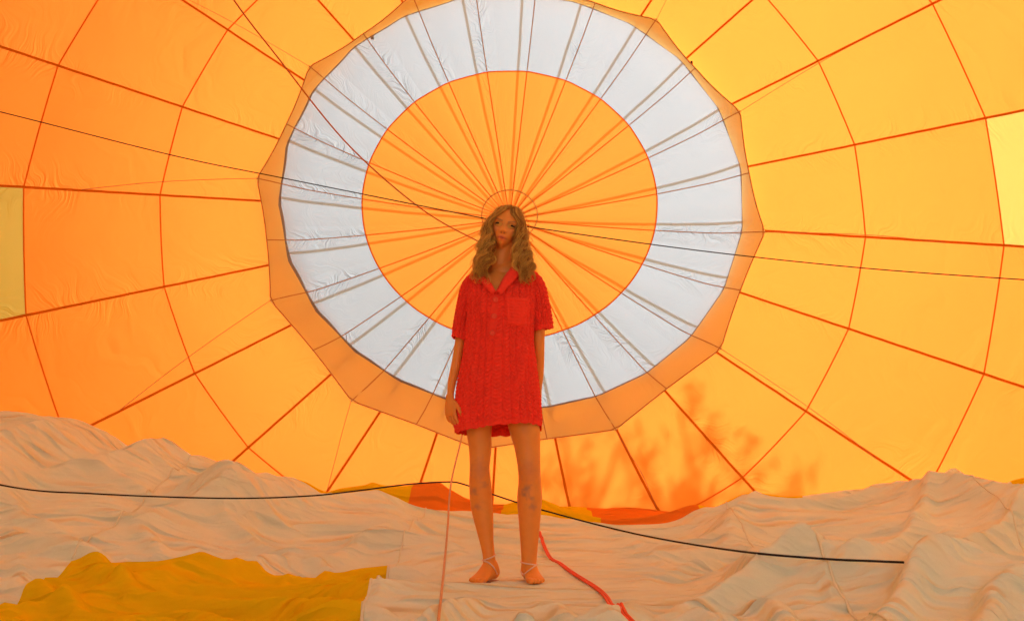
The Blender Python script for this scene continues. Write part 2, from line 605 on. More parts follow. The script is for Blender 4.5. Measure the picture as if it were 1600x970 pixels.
# vent tapes: the envelope's load tapes carry on across the opening outside the valve
for k in range(NG):
    a = A0 + k * 2 * math.pi / NG
    wob = RNG.normal(0, 0.004, 16).cumsum() * 0.6
    P = []
    for i, f in enumerate(np.linspace(0.07, 2.0, 16)):
        q = valve_point(f, a, 0.035)
        if i == 15:
            q = env_point(0.0, a)
        tdir = -math.sin(a) * ex + math.cos(a) * ez
        P.append(q + tdir * wob[i] * math.sin(math.pi * i / 15))
    o = strip_on(P, np.tile(-en, (16, 1)), 0.036, "vent_tape", M["open_tape"], envelope, off=0.0)
# centring lines from the twelve corners out to the wall, and black toggles at the hem
for k in range(12):
    a = VA0 + k * 2 * math.pi / 12
    p0 = valve_point(2.0, a)
    aa = a + math.radians(3.0)
    p1 = env_point(1.6, aa)
    if p1[2] < 0.2: p1 = env_point(0.9, aa)
    n1 = inward(1.6, aa)
    mid = (p0 + p1) / 2 + np.array([0, -0.02, -0.05])
    p1 = p1 + n1 * 0.01
    # keep the line just inside the wall
    pts = catmull([p0, (p0 * 2 + p1) / 3 + inward(0.5, aa) * 0.07, (p0 + 2 * p1) / 3 + inward(1.0, aa) * 0.10, p1], 8)
    tube("centring_line", pts, 0.0035, M["fine_cord"], valve, sides=4)
    if k in (1, 2, 3, 4):
        t = env_point(0.05, a + math.radians((15, 12, 9, 14)[k - 1]))
        n = inward(0.05, a)
        tube("toggle", [t + n * 0.16 + np.array([0, 0, 0.03]), t + n * 0.16 - np.array([0, 0, 0.03])], 0.016, M["black_cord"], valve)

# ------------------------------------------------------------------ trees outside, whose shade falls on the cloth
def leaf_mat():
    g = NT("leaf")
    oi = g.n("ShaderNodeNewGeometry")
    nz = g.n("ShaderNodeTexNoise", i_Vector=oi.outputs["Position"], i_Scale=2.0, i_Detail=3.0)
    col = g.mixc(nz.outputs[0], (0.035, 0.07, 0.015, 1), (0.09, 0.12, 0.03, 1))
    p = g.n("ShaderNodeBsdfPrincipled", i_Base_Color=col, i_Roughness=0.6)
    g.put(g.out.inputs[0], p.outputs[0])
    return g.m


M["leaf"] = leaf_mat()
M["bark"] = plain("bark", (0.12, 0.085, 0.06), 0.9, var=0.3, scale=12, bump=0.01)


def tree(label, base, height, width, n_leaves, seed):
    r = np.random.default_rng(seed)
    t = empty("tree", base)
    tag(t, label, "tree", "trees beside the balloon")
    base = np.array(base)
    Vs, Fs, tips = [], [], []
    def add(p, q, rad, bow):
        pts = catmull([p, (p + q) / 2 + bow, q], 4)
        V, F = tube_geo(pts, np.linspace(rad, rad * 0.45, len(pts)), 6, base=sum(len(v) for v in Vs))
        Vs.append(V); Fs.extend(F)
        return pts
    stem = add(base + np.array([0, 0, -0.1]), base + np.array([0.1, 0, height * 0.72]), height * 0.02, r.normal(0, 0.08, 3))
    for i in range(16):
        a = i * 2.4 + r.uniform(-0.3, 0.3)
        h = r.uniform(0.42, 1.0) * height
        reach = width * math.sqrt(max(0.05, 1 - ((h / height - 0.62) / 0.42) ** 2)) * r.uniform(0.6, 1.05)
        q = base + np.array([math.cos(a) * reach, math.sin(a) * reach, h])
        s0 = stem[min(len(stem) - 1, int(len(stem) * min(0.95, (h / height) * 0.85)))]
        bpts = add(s0, q, height * 0.008, np.array([0, 0, 0.1]))
        for _ in range(7):
            w = bpts[r.integers(2, len(bpts))] + r.normal(0, 0.26, 3)
            tw = add(bpts[r.integers(1, len(bpts))], w, height * 0.003, r.normal(0, 0.04, 3))
            tips.extend([w, w, tw[-2], tw[-3]])
    mesh_obj("trunk", np.vstack(Vs), Fs, M["bark"], t)
    V, F = [], []
    tips = np.array(tips)
    for i in range(n_leaves):
        c = tips[r.integers(len(tips))] + r.normal(0, 0.085, 3)
        a = r.normal(0, 1, 3); a /= np.linalg.norm(a)
        b2 = np.cross(a, r.normal(0, 1, 3)); b2 /= np.linalg.norm(b2)
        L = r.uniform(0.035, 0.065)
        k = len(V)
        V += [c - a * L, c + b2 * L * 0.5, c + a * L, c - b2 * L * 0.5]
        F.append((k, k + 1, k + 2, k + 3))
    mesh_obj("crown", V, F, M["leaf"], t, smooth=False)


def sun_foot(u, v, y, dist):
    """where a plant must stand for its shade to reach the spot seen at u, v"""
    p = at(u, v, y) + SUN * dist
    return p


_p = sun_foot(1115, 715, 11.3, 13.0)
tree("tall leafy young tree outside whose shade darkens the wall under the valve", (_p[0], _p[1], -0.3), _p[2] + 0.95, 1.1, 5200, 4)
_p = sun_foot(925, 740, 11.6, 12.0)
tree("low leafy shrub whose faint shade shows beside the woman's legs", (_p[0], _p[1], -0.3), _p[2] + 0.75, 0.75, 2300, 9)
# ------------------------------------------------------------------ the crumpled underside of the envelope, a sheet settled by relaxation
def skyline(x):
    xs = [-6.5, -4.4, -3.9, -3.4, -3.15, -2.95, -2.85, -2.65, -2.42, -2.2, -1.95, -1.67, -1.45, -1.25, -0.9, -0.48, 0.0, 0.48, 0.75, 1.1, 1.3, 1.49, 1.68, 1.92, 2.15, 2.36, 2.6, 2.9, 3.27, 3.85, 4.5, 6.5]
    zs = [0.95, 0.88, 0.85, 0.85, 0.76, 0.56, 0.50, 0.57, 0.59, 0.49, 0.46, 0.43, 0.29, 0.25, 0.22, 0.21, 0.18, 0.17, 0.13, 0.13, 0.24, 0.24, 0.31, 0.29, 0.25, 0.28, 0.31, 0.38, 0.42, 0.33, 0.36, 0.5]
    return np.interp(x, xs, zs)


def terrain(x, y):
    w = vnoise(x * 0.9, y * 0.9, 3)
    crest = 7.3 + 0.25 * w + 0.12 * np.abs(x)
    up = sstep(4.9, 1.0, (crest - y) / 1.0 * 1.9 + 0.9)
    back = 1 - sstep(0.25, 1.9, y - crest)
    up = sstep(0, 1, (y - (crest - 2.6)) / 2.6)
    left = sstep(-0.9, -2.4, x)
    up = up * (1 - left) + left * sstep(0, 1, (y - (crest - 3.6)) / 3.5)
    h = skyline(x + 0.04 * w) * np.where(y < crest, up, back * 0.8 + 0.2)
    h = np.where(y > crest, h * back - 0.10 * (1 - back), h)
    # gentle swells in front
    h = h + 0.045 * (vnoise(x * 0.8 + 3, y * 0.8, 7) + 0.3) * sstep(2.5, 3.2, y)
    h += 0.10 * np.exp(-((x - 2.6) / 0.7) ** 2 - ((y - 4.6) / 0.45) ** 2)
    h += 0.06 * np.exp(-((x - 1.2) / 0.5) ** 2 - ((y - 4.0) / 0.3) ** 2)
    # long folds: (x0, y0) -> (x1, y1), width, height
    for x0, y0, x1, y1, wd, ht in FOLDS:
        dx, dy = x1 - x0, y1 - y0
        L2 = dx * dx + dy * dy
        t = np.clip(((x - x0) * dx + (y - y0) * dy) / L2, 0, 1)
        dist = np.hypot(x - x0 - t * dx + 0.08 * vnoise(x * 2, y * 2, 21), y - y0 - t * dy)
        h = h + 1.35 * ht * np.exp(-np.sqrt((dist / wd) ** 2 + 0.05) * 1.25) * sstep(0, 0.15, t) * (1 - 0.6 * sstep(0.8, 1, t))
    for bx_, by_, r_, h_ in ((-1.12, 8.15, 0.22, 0.40), (-0.62, 8.3, 0.25, 0.38), (0.16, 8.0, 0.24, 0.30), (1.45, 8.1, 0.22, 0.26)):
        h = np.maximum(h, h_ * np.exp(-(((x - bx_) / r_) ** 2 + ((y - by_) / 0.45) ** 2)))
    # flat where she stands
    f = np.exp(-(((x + 0.03) / 0.42) ** 4) - ((y - 4.66) / 0.30) ** 4)
    return h * (1 - f)


FOLDS = [(-2.2, 7.3, -3.4, 5.0, 0.10, 0.16), (-3.0, 7.0, -3.6, 5.2, 0.12, 0.12), (-0.8, 7.2, -2.2, 5.2, 0.10, 0.14), (-0.35, 6.6, -1.4, 4.9, 0.07, 0.07),
         (1.7, 7.0, 1.2, 5.9, 0.13, 0.14), (2.4, 7.2, 3.4, 5.9, 0.15, 0.12), (3.6, 6.6, 2.3, 5.4, 0.10, 0.10), (4.3, 5.6, 2.9, 4.4, 0.13, 0.12), (0.5, 6.6, 1.2, 5.5, 0.07, 0.06),
         (1.6, 5.2, 3.2, 4.9, 0.10, 0.08), (-0.6, 4.2, 0.4, 4.28, 0.10, 0.035), (-2.9, 4.4, -1.6, 4.9, 0.09, 0.08), (0.9, 4.9, 1.9, 3.6, 0.09, 0.05), (-1.9, 6.3, -1.3, 5.4, 0.06, 0.06)]
FX0, FX1, FY0, FY1 = -5.7, 5.7, 2.1, 10.9


def _lookup_build():
    x = np.linspace(FX0 - 0.2, FX1 + 0.2, 720); y = np.linspace(FY0 - 0.2, FY1 + 0.2, 560)
    Xg, Yg = np.meshgrid(x, y)
    return terrain(Xg, Yg).astype(np.float32)


def relax(p, rest_x, rest_y, steps, seed, grav, bend):
    """position based cloth: distance constraints longer than the space they have, so the sheet buckles into folds"""
    q = p.copy()
    diag = np.sqrt(rest_x ** 2 + rest_y ** 2)

    def solve(a, b, L, k):
        d = b - a
        l = np.sqrt((d * d).sum(-1)) + 1e-9
        c = (k * 0.5 * (l - L) / l)[..., None] * d
        a += c; b -= c

    bx = p[:, :, :2].copy()
    for it in range(steps):
        vel = (p - q) * 0.90
        vel[..., 2] -= grav
        q = p.copy()
        p = p + np.clip(vel, -0.02, 0.02)
        for _ in range(2):
            for o in (0, 1):
                n = (p.shape[1] - o) // 2 * 2
                solve(p[:, o:o + n:2], p[:, o + 1:o + n:2], rest_x, 1.0)
                n = (p.shape[0] - o) // 2 * 2
                solve(p[o:o + n:2], p[o + 1:o + n:2], rest_y, 1.0)
                n = (p.shape[0] - o) // 2 * 2
                solve(p[o:o + n:2, :-1], p[o + 1:o + n:2, 1:], diag, 0.5)
                solve(p[o:o + n:2, 1:], p[o + 1:o + n:2, :-1], diag, 0.5)
            for o in range(4):
                if o < 2:
                    m = (p.shape[1] - 2 - o) // 4 * 4
                    for e in (0, 1):
                        solve(p[:, o * 2 + e:p.shape[1] - 2:4][:, :m // 4], p[:, o * 2 + e + 2::4][:, :m // 4], 2 * rest_x, bend)
                        m2 = (p.shape[0] - 2 - o) // 4 * 4
                        solve(p[o * 2 + e:p.shape[0] - 2:4][:m2 // 4], p[o * 2 + e + 2::4][:m2 // 4], 2 * rest_y, bend)
            gx = np.clip((p[..., 0] - (FX0 - 0.2)) / (FX1 - FX0 + 0.4) * 719, 0, 718.99); gy = np.clip((p[..., 1] - (FY0 - 0.2)) / (FY1 - FY0 + 0.4) * 559, 0, 558.99)
            ix = gx.astype(np.int32); iy = gy.astype(np.int32); gx -= ix; gy -= iy
            H = (HMAP[iy, ix] * (1 - gx) + HMAP[iy, ix + 1] * gx) * (1 - gy) + (HMAP[iy + 1, ix] * (1 - gx) + HMAP[iy + 1, ix + 1] * gx) * gy
            under = p[..., 2] < H
            p[..., 2] = np.where(under, H, p[..., 2])
            # friction where it lies
            p[..., :2] = np.where(under[..., None], p[..., :2] * 0.4 + q[..., :2] * 0.6, p[..., :2])
            p[0, :, :2] = bx[0]; p[-1, :, :2] = bx[-1]; p[:, 0, :2] = bx[:, 0]; p[:, -1, :2] = bx[:, -1]
    return p


def upsample(p):
    def up1(a):
        n = a.shape[0]
        out = np.empty((2 * n - 1,) + a.shape[1:])
        out[::2] = a
        pad = np.concatenate([2 * a[:1] - a[1:2], a, 2 * a[-1:] - a[-2:-1]])
        out[1::2] = (-pad[:-3] + 9 * pad[1:-2] + 9 * pad[2:-1] - pad[3:]) / 16
        return out
    return up1(up1(p).swapaxes(0, 1)).swapaxes(0, 1)


HMAP = _lookup_build()


def slant(x, y):
    return (0.035 * vnoise(x * 0.6, y * 0.6, 51) + np.interp(x, [-4, -2.1, -0.6, 0.6, 1.3, 3, 5], [-0.10, -0.03, -0.06, 0.05, 0.17, 0.12, 0.1]) * (y - 4.6)) * sstep(5.7, 4.2, np.abs(x))


_nx, _ny = 136, 106
_X, _Y = np.meshgrid(np.linspace(FX0, FX1, _nx), np.linspace(FY0, FY1, _ny))
_Z = terrain(_X + slant(_X, _Y), _Y) + 0.02 + 0.05 * vnoise(_X * 2.2, _Y * 2.2, 31) + 0.02 * vnoise(_X * 5, _Y * 5, 32)
_Xs = _X + slant(_X, _Y)
_p = np.stack([_Xs, _Y, _Z], -1).astype(np.float32)
_rx, _ry = (FX1 - FX0) / (_nx - 1), (FY1 - FY0) / (_ny - 1)
EXC = 1.075
_p = relax(_p, _rx * EXC, _ry * EXC, 90, 1, 0.0010, 0.05)
_p = upsample(_p)
_p[..., 2] += 0.006 * vnoise(_p[..., 0] * 9, _p[..., 1] * 9, 41)
_p = relax(_p, _rx / 2 * EXC * 1.03, _ry / 2 * EXC * 1.03, 55, 2, 0.0005, 0.05)
_p = upsample(_p)
nyF, nxF = _p.shape[:2]
RX, RY = np.meshgrid(np.linspace(FX0, FX1, nxF), np.linspace(FY0, FY1, nyF))


def blur(a, k):
    for ax in (0, 1):
        c = np.cumsum(np.pad(a, [(k + 1, k) if i == ax else (0, 0) for i in range(a.ndim)], mode='edge'), axis=ax, dtype=np.float64)
        n = a.shape[ax]
        a = (np.take(c, range(2 * k + 1, 2 * k + 1 + n), ax) - np.take(c, range(0, n), ax)) / (2 * k + 1)
    return a


# the panels keep clean outlines: only the broad part of the sideways shift stays
for ax, R_ in ((0, RX), (1, RY)):
    sh = _p[..., ax] - R_
    _p[..., ax] = R_ + blur(blur(sh, 7), 7)


def crumple(x, y, seed, ang, stretch, size):
    """long sharp creases: ridges of stretched noise, running in direction ang"""
    c, s_ = math.cos(ang), math.sin(ang)
    wx = 0.25 * size * vnoise(x / (size * 3), y / (size * 3), seed + 90) * 2; wy = 0.25 * size * vnoise(x / (size * 3) + 9, y / (size * 3), seed + 91) * 2
    a = ((x + wx) * c + (y + wy) * s_) / (size * stretch); b = (-(x + wx) * s_ + (y + wy) * c) / size
    n = vnoise(a, b, seed)
    return 1 - np.sqrt(n * n + 0.0012) * 1.9


_cr = 0
for k_, (ang_, size_, amp_) in enumerate(((0.95, 0.75, 0.115), (2.3, 0.62, 0.095), (0.15, 0.42, 0.035), (1.3, 0.30, 0.018), (2.8, 0.20, 0.008), (0.5, 0.14, 0.004), (1.9, 0.12, 0.003))):
    mk = sstep(-0.25, 0.45, vnoise(_p[..., 0] * 0.75 + 3 * k_, _p[..., 1] * 0.75, 70 + k_))
    _cr = _cr + amp_ * mk * crumple(_p[..., 0], _p[..., 1], 80 + 3 * k_, ang_, 3.6, size_)
_calm = 1 - 0.8 * np.exp(-(((_p[..., 0] - 0.10) / 0.75) ** 4) - ((_p[..., 1] - 4.4) / 0.75) ** 4)
_p[..., 2] += (_cr - 0.06) * _calm * (1 - 0.62 * sstep(5.9, 7.1, _p[..., 1]))
# the cloth is trodden flat where she stands and in front of her
_f = np.exp(-(((_p[..., 0] - 0.18) / 0.62) ** 4) - ((_p[..., 1] - 4.40) / 0.72) ** 4)
_p[..., 2] = _p[..., 2] * (1 - _f) + _f * (0.003 + 0.12 * np.clip(_p[..., 2], -0.02, 0.1))
_f = np.exp(-(((_p[..., 0] + 0.03) / 0.22) ** 4) - ((_p[..., 1] - 4.60) / 0.20) ** 4)
_p[..., 2] = _p[..., 2] * (1 - _f) + _f * 0.011
_p[..., 2] += 0.030 * np.exp(-((_p[..., 1] - 4.37 - 0.05 * _p[..., 0]) / 0.055) ** 2) * np.exp(-(((_p[..., 0] + 0.03) / 0.34) ** 4))
_f = np.exp(-(((_p[..., 0] - 0.33) / 0.34) ** 4) - ((_p[..., 1] - 5.2) / 1.5) ** 4)
_p[..., 2] = _p[..., 2] * (1 - 0.9 * _f) + 0.9 * _f * blur(blur(_p[..., 2], 14), 14)
FLOOR = _p

underside = empty("envelope_underside", (0, 5, -0.05))
tag(underside, "crumpled off-white balloon cloth with yellow panels, lying on the ground under the woman", "balloon cloth")

COLS = [FX0, -3.75, -2.12, -0.60, 1.25, 2.75, 4.3, FX1]
BACK = [FX0, -3.2, -1.55, -0.82, -0.16, 0.50, 1.18, 1.85, 3.55, FX1]
BACKC = ["floor_white", "floor_white", "floor_yellow", "floor_orange", "floor_yellow", "floor_orange", "floor_yellow", "floor_white", "floor_yellow"]
ROWS = [FY0, 5.0, 7.5]
cx = (RX[:-1, :-1] + RX[1:, 1:]) / 2
cyy = (RY[:-1, :-1] + RY[1:, 1:]) / 2
row = np.clip(np.digitize(cyy, ROWS) - 1, 0, 2)
colm = np.clip(np.digitize(cx, COLS) - 1, 0, len(COLS) - 2)
colb = np.clip(np.digitize(cx, BACK) - 1, 0, len(BACK) - 2)
cell = np.where(row < 2, row * 20 + colm, 40 + colb)
I, J = np.meshgrid(np.arange(nyF - 1), np.arange(nxF - 1), indexing='ij')
quads = np.stack([I * nxF + J, I * nxF + J + 1, (I + 1) * nxF + J + 1, (I + 1) * nxF + J], -1)
flatV = FLOOR.reshape(-1, 3)
for c in np.unique(cell):
    q = quads[cell == c]
    ids, inv = np.unique(q.ravel(), return_inverse=True)
    if c >= 40: mt = BACKC[c - 40]
    else: mt = "floor_yellow" if c == 2 else "floor_white"
    mesh_obj("cloth_panel", flatV[ids], inv.reshape(-1, 4), M[mt], underside)
FLOOR_BVH = BVHTree.FromPolygons([tuple(v) for v in flatV], [tuple(map(int, f)) for f in quads.reshape(-1, 4)])


def floor_z(x, y, default=0.0):
    h = FLOOR_BVH.ray_cast(Vector((x, y, 4)), Vector((0, 0, -1)))
    return h[0].z if h[0] is not None else default


# stitched seams along the panel borders that show
def seam_run(i0, j0, i1, j1, dx=0.0):
    n = int(max(abs(i1 - i0), abs(j1 - j0)))
    P = []
    for t in np.linspace(0, 1, n):
        i = int(round(i0 + (i1 - i0) * t)); j = int(round(j0 + (j1 - j0) * t))
        P.append(FLOOR[i, j] + np.array([dx, 0, 0.004]))
    return np.array(P)


def border_path(c0, c1):
    """points along the border between two neighbouring cells of one row"""
    P = []
    for i in range(cell.shape[0]):
        js = np.where((cell[i, :-1] == c0) & (cell[i, 1:] == c1))[0]
        if len(js): P.append(FLOOR[i, js[0] + 1])
    return np.array(P)


for r_, (a, b) in ((0, (2, 3)), (0, (3, 4)), (0, (4, 5)), (1, (2, 3)), (1, (3, 4)), (1, (1, 2)), (1, (4, 5)), (0, (5, 6))):
    P = border_path(r_ * 20 + a, r_ * 20 + b)
    if len(P) < 6: continue
    k = 5
    Ps = np.stack([np.convolve(np.pad(P[:, c], k // 2, mode='edge'), np.ones(k) / k, 'valid') for c in range(3)], 1)
    Ps[:, 2] = np.maximum(Ps[:, 2], P[:, 2]) + 0.001
    tube("stitched_seam", Ps, 0.0065, M["floor_seam"], underside, sides=5, squash=0.6)

# the sheet goes on behind the camera to the mouth
_bx, _by = np.meshgrid(np.linspace(FX0, FX1, 60), np.linspace(-6.4, FY0 + 0.02, 60))
_w = np.interp(_by, [-6.4, 0, 3], [0.52, 1, 1])
_bz = np.where(_by > FY0 - 0.6, 0, 1) * 0.05 * (vnoise(_bx * 2, _by * 2, 61) + vnoise(_bx * 5, _by * 5, 62) * 0.4) - 0.02
_bz[-1] = FLOOR[0, np.linspace(0, nxF - 1, 60).astype(int), 2]
mesh_obj("cloth_panel", np.stack([(_bx * _w).ravel(), _by.ravel(), _bz.ravel()], 1), grid_faces(60, 60), M["white"], underside)
# ------------------------------------------------------------------ the woman
YW = 4.66                                       # how far she stands from the camera
FEET_Z = 0.012
woman = empty("person", (-0.06, YW, 0.0))
tag(woman, "woman in a coral knitted polo dress and strappy sandals standing on the cloth", "person")


def W(u, v, dy=0.0):
    p = at(u, v, YW)
    p[1] += dy
    return p


def loft(secs, seg=28, sub=5, power=2.0):
    """closed solid through sections (centre, half width in x, half depth in y); returns verts, faces"""
    S = np.array([[*c, a, b] for c, a, b in secs], float)
    S = catmull(S, sub)
    # round the ends off
    def cap(s0, s1):
        d = s0[:3] - s1[:3]; d /= np.linalg.norm(d) + 1e-9
        r = min(s0[3], s0[4])
        out = []
        for t in (0.45, 0.8, 0.97):
            q = s0.copy(); q[:3] = s0[:3] + d * r * t * 0.7
            q[3:] = s0[3:] * math.sqrt(1 - t * t)
            out.append(q)
        return out
    S = np.vstack([cap(S[0], S[1])[::-1], S, cap(S[-1], S[-2])])
    P = S[:, :3]
    T = np.gradient(P, axis=0); T /= np.linalg.norm(T, axis=1)[:, None] + 1e-9
    th = np.arange(seg) / seg * 2 * math.pi
    c, s = np.cos(th), np.sin(th)
    c = np.sign(c) * np.abs(c) ** (2 / power); s = np.sign(s) * np.abs(s) ** (2 / power)
    V = []
    for i in range(len(S)):
        A = np.array([1.0, 0, 0]); A -= T[i] * A.dot(T[i])
        if np.linalg.norm(A) < 0.3:
            A = np.array([0, 0, 1.0]) - T[i] * T[i][2]
        A /= np.linalg.norm(A)
        B = np.cross(T[i], A)
        V.append(P[i] + S[i, 3] * c[:, None] * A + S[i, 4] * s[:, None] * B)
    V = np.vstack(V)
    n = len(S)
    F = grid_faces(n, seg, wrap=True)
    F.append(tuple(range(seg))[::-1]); F.append(tuple((n - 1) * seg + k for k in range(seg)))
    return V, F


SOLIDS = []


def rows_to_secs(rows, depth, yoff):
    out = []
    for (v, ul, ur), d, y in zip(rows, depth, yoff):
        a, b = W(ul, v), W(ur, v)
        c = (a + b) / 2; c[1] += y
        hw = (b[0] - a[0]) / 2
        out.append((c, hw, hw * d))
    return out


# legs
LEG_L = [(560, 737, 784), (600, 732, 780), (640, 730, 772), (672, 729, 768), (700, 732.5, 768), (730, 734, 765), (754, 733, 767.5), (789, 735, 770), (819, 742, 771), (849, 750, 771.5), (868, 754, 773.5), (884, 754.5, 775)]
LEG_R = [(560, 782, 826), (600, 786, 831), (636, 790, 836), (656, 792, 840.5), (676, 797.5, 844), (700, 804, 844), (730, 809, 844), (754, 810, 845.5), (778, 808, 847), (804, 809.5, 845), (834, 812, 842.5), (864, 814, 839.5), (880, 814.5, 838.5), (892, 813.5, 839)]
SOLIDS.append(loft(rows_to_secs(LEG_L, [0.95, 1.05, 1.1, 1.1, 1.08, 1.15, 1.1, 1.1, 1.1, 1.12, 1.15, 1.2], [0.01, 0.01, 0.0, 0, 0, -0.005, 0.005, 0.018, 0.018, 0.016, 0.014, 0.012])))
SOLIDS.append(loft(rows_to_secs(LEG_R, [0.95, 1.0, 1.0, 1.0, 1.0, 1.02, 1.05, 1.05, 1.05, 1.05, 1.08, 1.12, 1.15, 1.2], [0.01, 0, -0.01, -0.012, -0.015, -0.018, -0.025, -0.01, 0.0, 0.005, 0.008, 0.01, 0.01, 0.01])))
# kneecaps
for u, v, r, y in ((749, 733, 0.030, -0.030), (827, 735, 0.034, -0.046)):
    c = W(u, v, y)
    SOLIDS.append(loft([(c + np.array([0, 0, 0.03]), r * 0.7, r * 0.6), (c, r, r * 0.85), (c - np.array([0, 0, 0.03]), r * 0.7, r * 0.6)], sub=3))


# feet
def foot(ankle, d, s_big):
    """ankle point above the sole, pointing direction d (horizontal), side of the big toe"""
    d = np.array([d[0], d[1], 0.0]); d /= np.linalg.norm(d)
    n = np.array([-d[1], d[0], 0.0])
    if n[0] * s_big < 0: n = -n
    base = np.array([ankle[0], ankle[1], FEET_Z])
    prof = [(-0.060, 0.018, 0.018, 0.030), (-0.048, 0.029, 0.032, 0.036), (-0.015, 0.034, 0.050, 0.054), (0.020, 0.034, 0.046, 0.050), (0.055, 0.035, 0.034, 0.037), (0.090, 0.039, 0.024, 0.026), (0.120, 0.043, 0.018, 0.019), (0.142, 0.041, 0.014, 0.015)]
    V, Fc = [], []
    seg = 20
    th = np.arange(seg) / seg * 2 * math.pi
    P = catmull(np.array(prof), 4)
    for s, w, h, z in P:
        lo = np.sin(th); zz = np.where(lo < 0, lo * min(h, z), lo * h)
        V.append(base + d * s + np.cos(th)[:, None] * w * n + np.stack([0 * th, 0 * th, z + zz], 1))
    V = np.vstack(V); m = len(P)
    Fc = grid_faces(m, seg, wrap=True); Fc.append(tuple(range(seg))[::-1]); Fc.append(tuple((m - 1) * seg + k for k in range(seg)))
    SOLIDS.append((V, Fc))
    for k, (off, ln, r) in enumerate(((0.030, 0.052, 0.0125), (0.011, 0.048, 0.0090), (-0.006, 0.042, 0.0085), (-0.021, 0.035, 0.0080), (-0.034, 0.027, 0.0075))):
        p0 = base + n * off + d * (0.128 - 0.012 * (k > 2)) + np.array([0, 0, 0.016])
        p1 = p0 + d * ln * 0.6 + np.array([0, 0, 0.004]); p2 = p0 + d * ln + np.array([0, 0, -0.005])
        SOLIDS.append(tube_geo(catmull([p0, p1, p2], 4), np.interp(np.linspace(0, 1, 9), [0, 0.8, 1], [r, r, r * 0.6]), 8))
    return base, d, n


FOOT_L = foot(W(765.5, 884, 0.015), (-0.42, -1.0), 1)
FOOT_R = foot(W(827, 886, 0.015), (0.20, -1.0), -1)

# trunk
TRUNK = [(632, 750, 820), (612, 735, 828), (585, 735, 828), (550, 739, 826), (520, 742, 822), (490, 739, 824), (460, 736, 829), (442, 737, 836), (430, 746, 830), (421, 762, 808)]
SOLIDS.append(loft(rows_to_secs(TRUNK, [0.8, 0.62, 0.64, 0.66, 0.68, 0.70, 0.66, 0.5, 0.45, 0.75], [0.01, 0.012, 0.012, 0.008, 0.004, 0.0, 0.005, 0.015, 0.018, 0.015])))
# neck
SOLIDS.append(loft([(W(777, 485, -0.012), 0.085, 0.086), (W(778, 462, -0.002), 0.092, 0.082), (W(779, 443, 0.010), 0.082, 0.072), (W(780, 426, 0.026), 0.058, 0.052), (W(782, 410, 0.024), 0.048, 0.050), (W(785, 396, 0.022), 0.0455, 0.050), (W(788, 376, 0.024), 0.046, 0.052), (W(790, 362, 0.026), 0.042, 0.05)]))
# shoulders to arms
ARM_L = [(W(745, 440, 0.015), 0.047, 0.047), (W(733, 450, 0.015), 0.043, 0.046), (W(727, 480, 0.015), 0.034, 0.040), (W(722, 515, 0.016), 0.029, 0.034), (W(718.5, 535, 0.016), 0.0245, 0.030), (W(715, 556, 0.012), 0.0235, 0.028), (W(711.5, 575, 0.004), 0.0235, 0.026), (W(707, 595, -0.010), 0.0205, 0.023), (W(704.8, 612, -0.022), 0.0165, 0.021), (W(704, 622, -0.028), 0.017, 0.024)]
ARM_R = [(W(828, 438, 0.015), 0.047, 0.047), (W(838, 450, 0.018), 0.043, 0.046), (W(841, 480, 0.025), 0.035, 0.040), (W(842, 510, 0.035), 0.030, 0.034), (W(842.5, 540, 0.042), 0.0265, 0.030), (W(843, 562, 0.062), 0.0245, 0.028), (W(843, 582, 0.080), 0.022, 0.025), (W(842, 602, 0.098), 0.018, 0.022), (W(841.5, 614, 0.105), 0.017, 0.024)]
SOLIDS.append(loft(ARM_L)); SOLIDS.append(loft(ARM_R))


def hand(wrist, down, thumb, palm, curl=1.0):
    """palm, four fingers and a thumb; thumb = direction towards the thumb side, palm = where the palm faces"""
    down = down / np.linalg.norm(down)
    thumb = thumb - down * thumb.dot(down); thumb /= np.linalg.norm(thumb)
    nrm = np.cross(down, thumb)
    if nrm.dot(palm) < 0: nrm = -nrm
    seg = 18; th = np.arange(seg) / seg * 2 * math.pi
    V = []
    P = catmull(np.array([(-0.012, 0.022, 0.017), (0.012, 0.027, 0.0165), (0.040, 0.037, 0.0155), (0.070, 0.040, 0.013), (0.086, 0.037, 0.010)]), 4)
    for s, w, h in P:
        V.append(wrist + down * s + np.cos(th)[:, None] * w * thumb + np.sin(th)[:, None] * h * nrm)
    m = len(P); F = grid_faces(m, seg, wrap=True); F.append(tuple(range(seg))[::-1]); F.append(tuple((m - 1) * seg + k for k in range(seg)))
    SOLIDS.append((np.vstack(V), F))
    def chain(p, d, lens, bends, axis_to, r0, r1):
        pts = [p]
        for L, b in zip(lens, bends):
            d = d * math.cos(b) + axis_to * math.sin(b); d /= np.linalg.norm(d)
            axis_to = axis_to - d * axis_to.dot(d); axis_to /= np.linalg.norm(axis_to)
            pts.append(pts[-1] + d * L)
        C = catmull(pts, 4)
        rr = np.interp(np.linspace(0, 1, len(C)), [0, 0.9, 1.0], [r0, r1, r1 * 0.6])
        SOLIDS.append(tube_geo(C, rr, 9))
    for k, (off, L) in enumerate(((0.0295, 0.074), (0.0095, 0.082), (-0.0105, 0.077), (-0.0300, 0.060))):
        d = down + thumb * (0.13 - 0.085 * k)
        d /= np.linalg.norm(d)
        b = curl * (0.20 + 0.07 * k)
        chain(wrist + down * (0.076 - 0.004 * (k == 3)) + thumb * off, d, (L * 0.48, L * 0.30, L * 0.24), (b * 0.8, b * 1.5, b * 1.1), nrm.copy(), 0.0086, 0.0066)
    d = down * 0.75 + thumb * 0.62 + nrm * 0.25; d /= np.linalg.norm(d)
    chain(wrist + down * 0.022 + thumb * 0.020, d, (0.040, 0.032, 0.026), (0.0, -0.30, 0.15), nrm * 0.4 + thumb * 0.9, 0.0125, 0.0080)


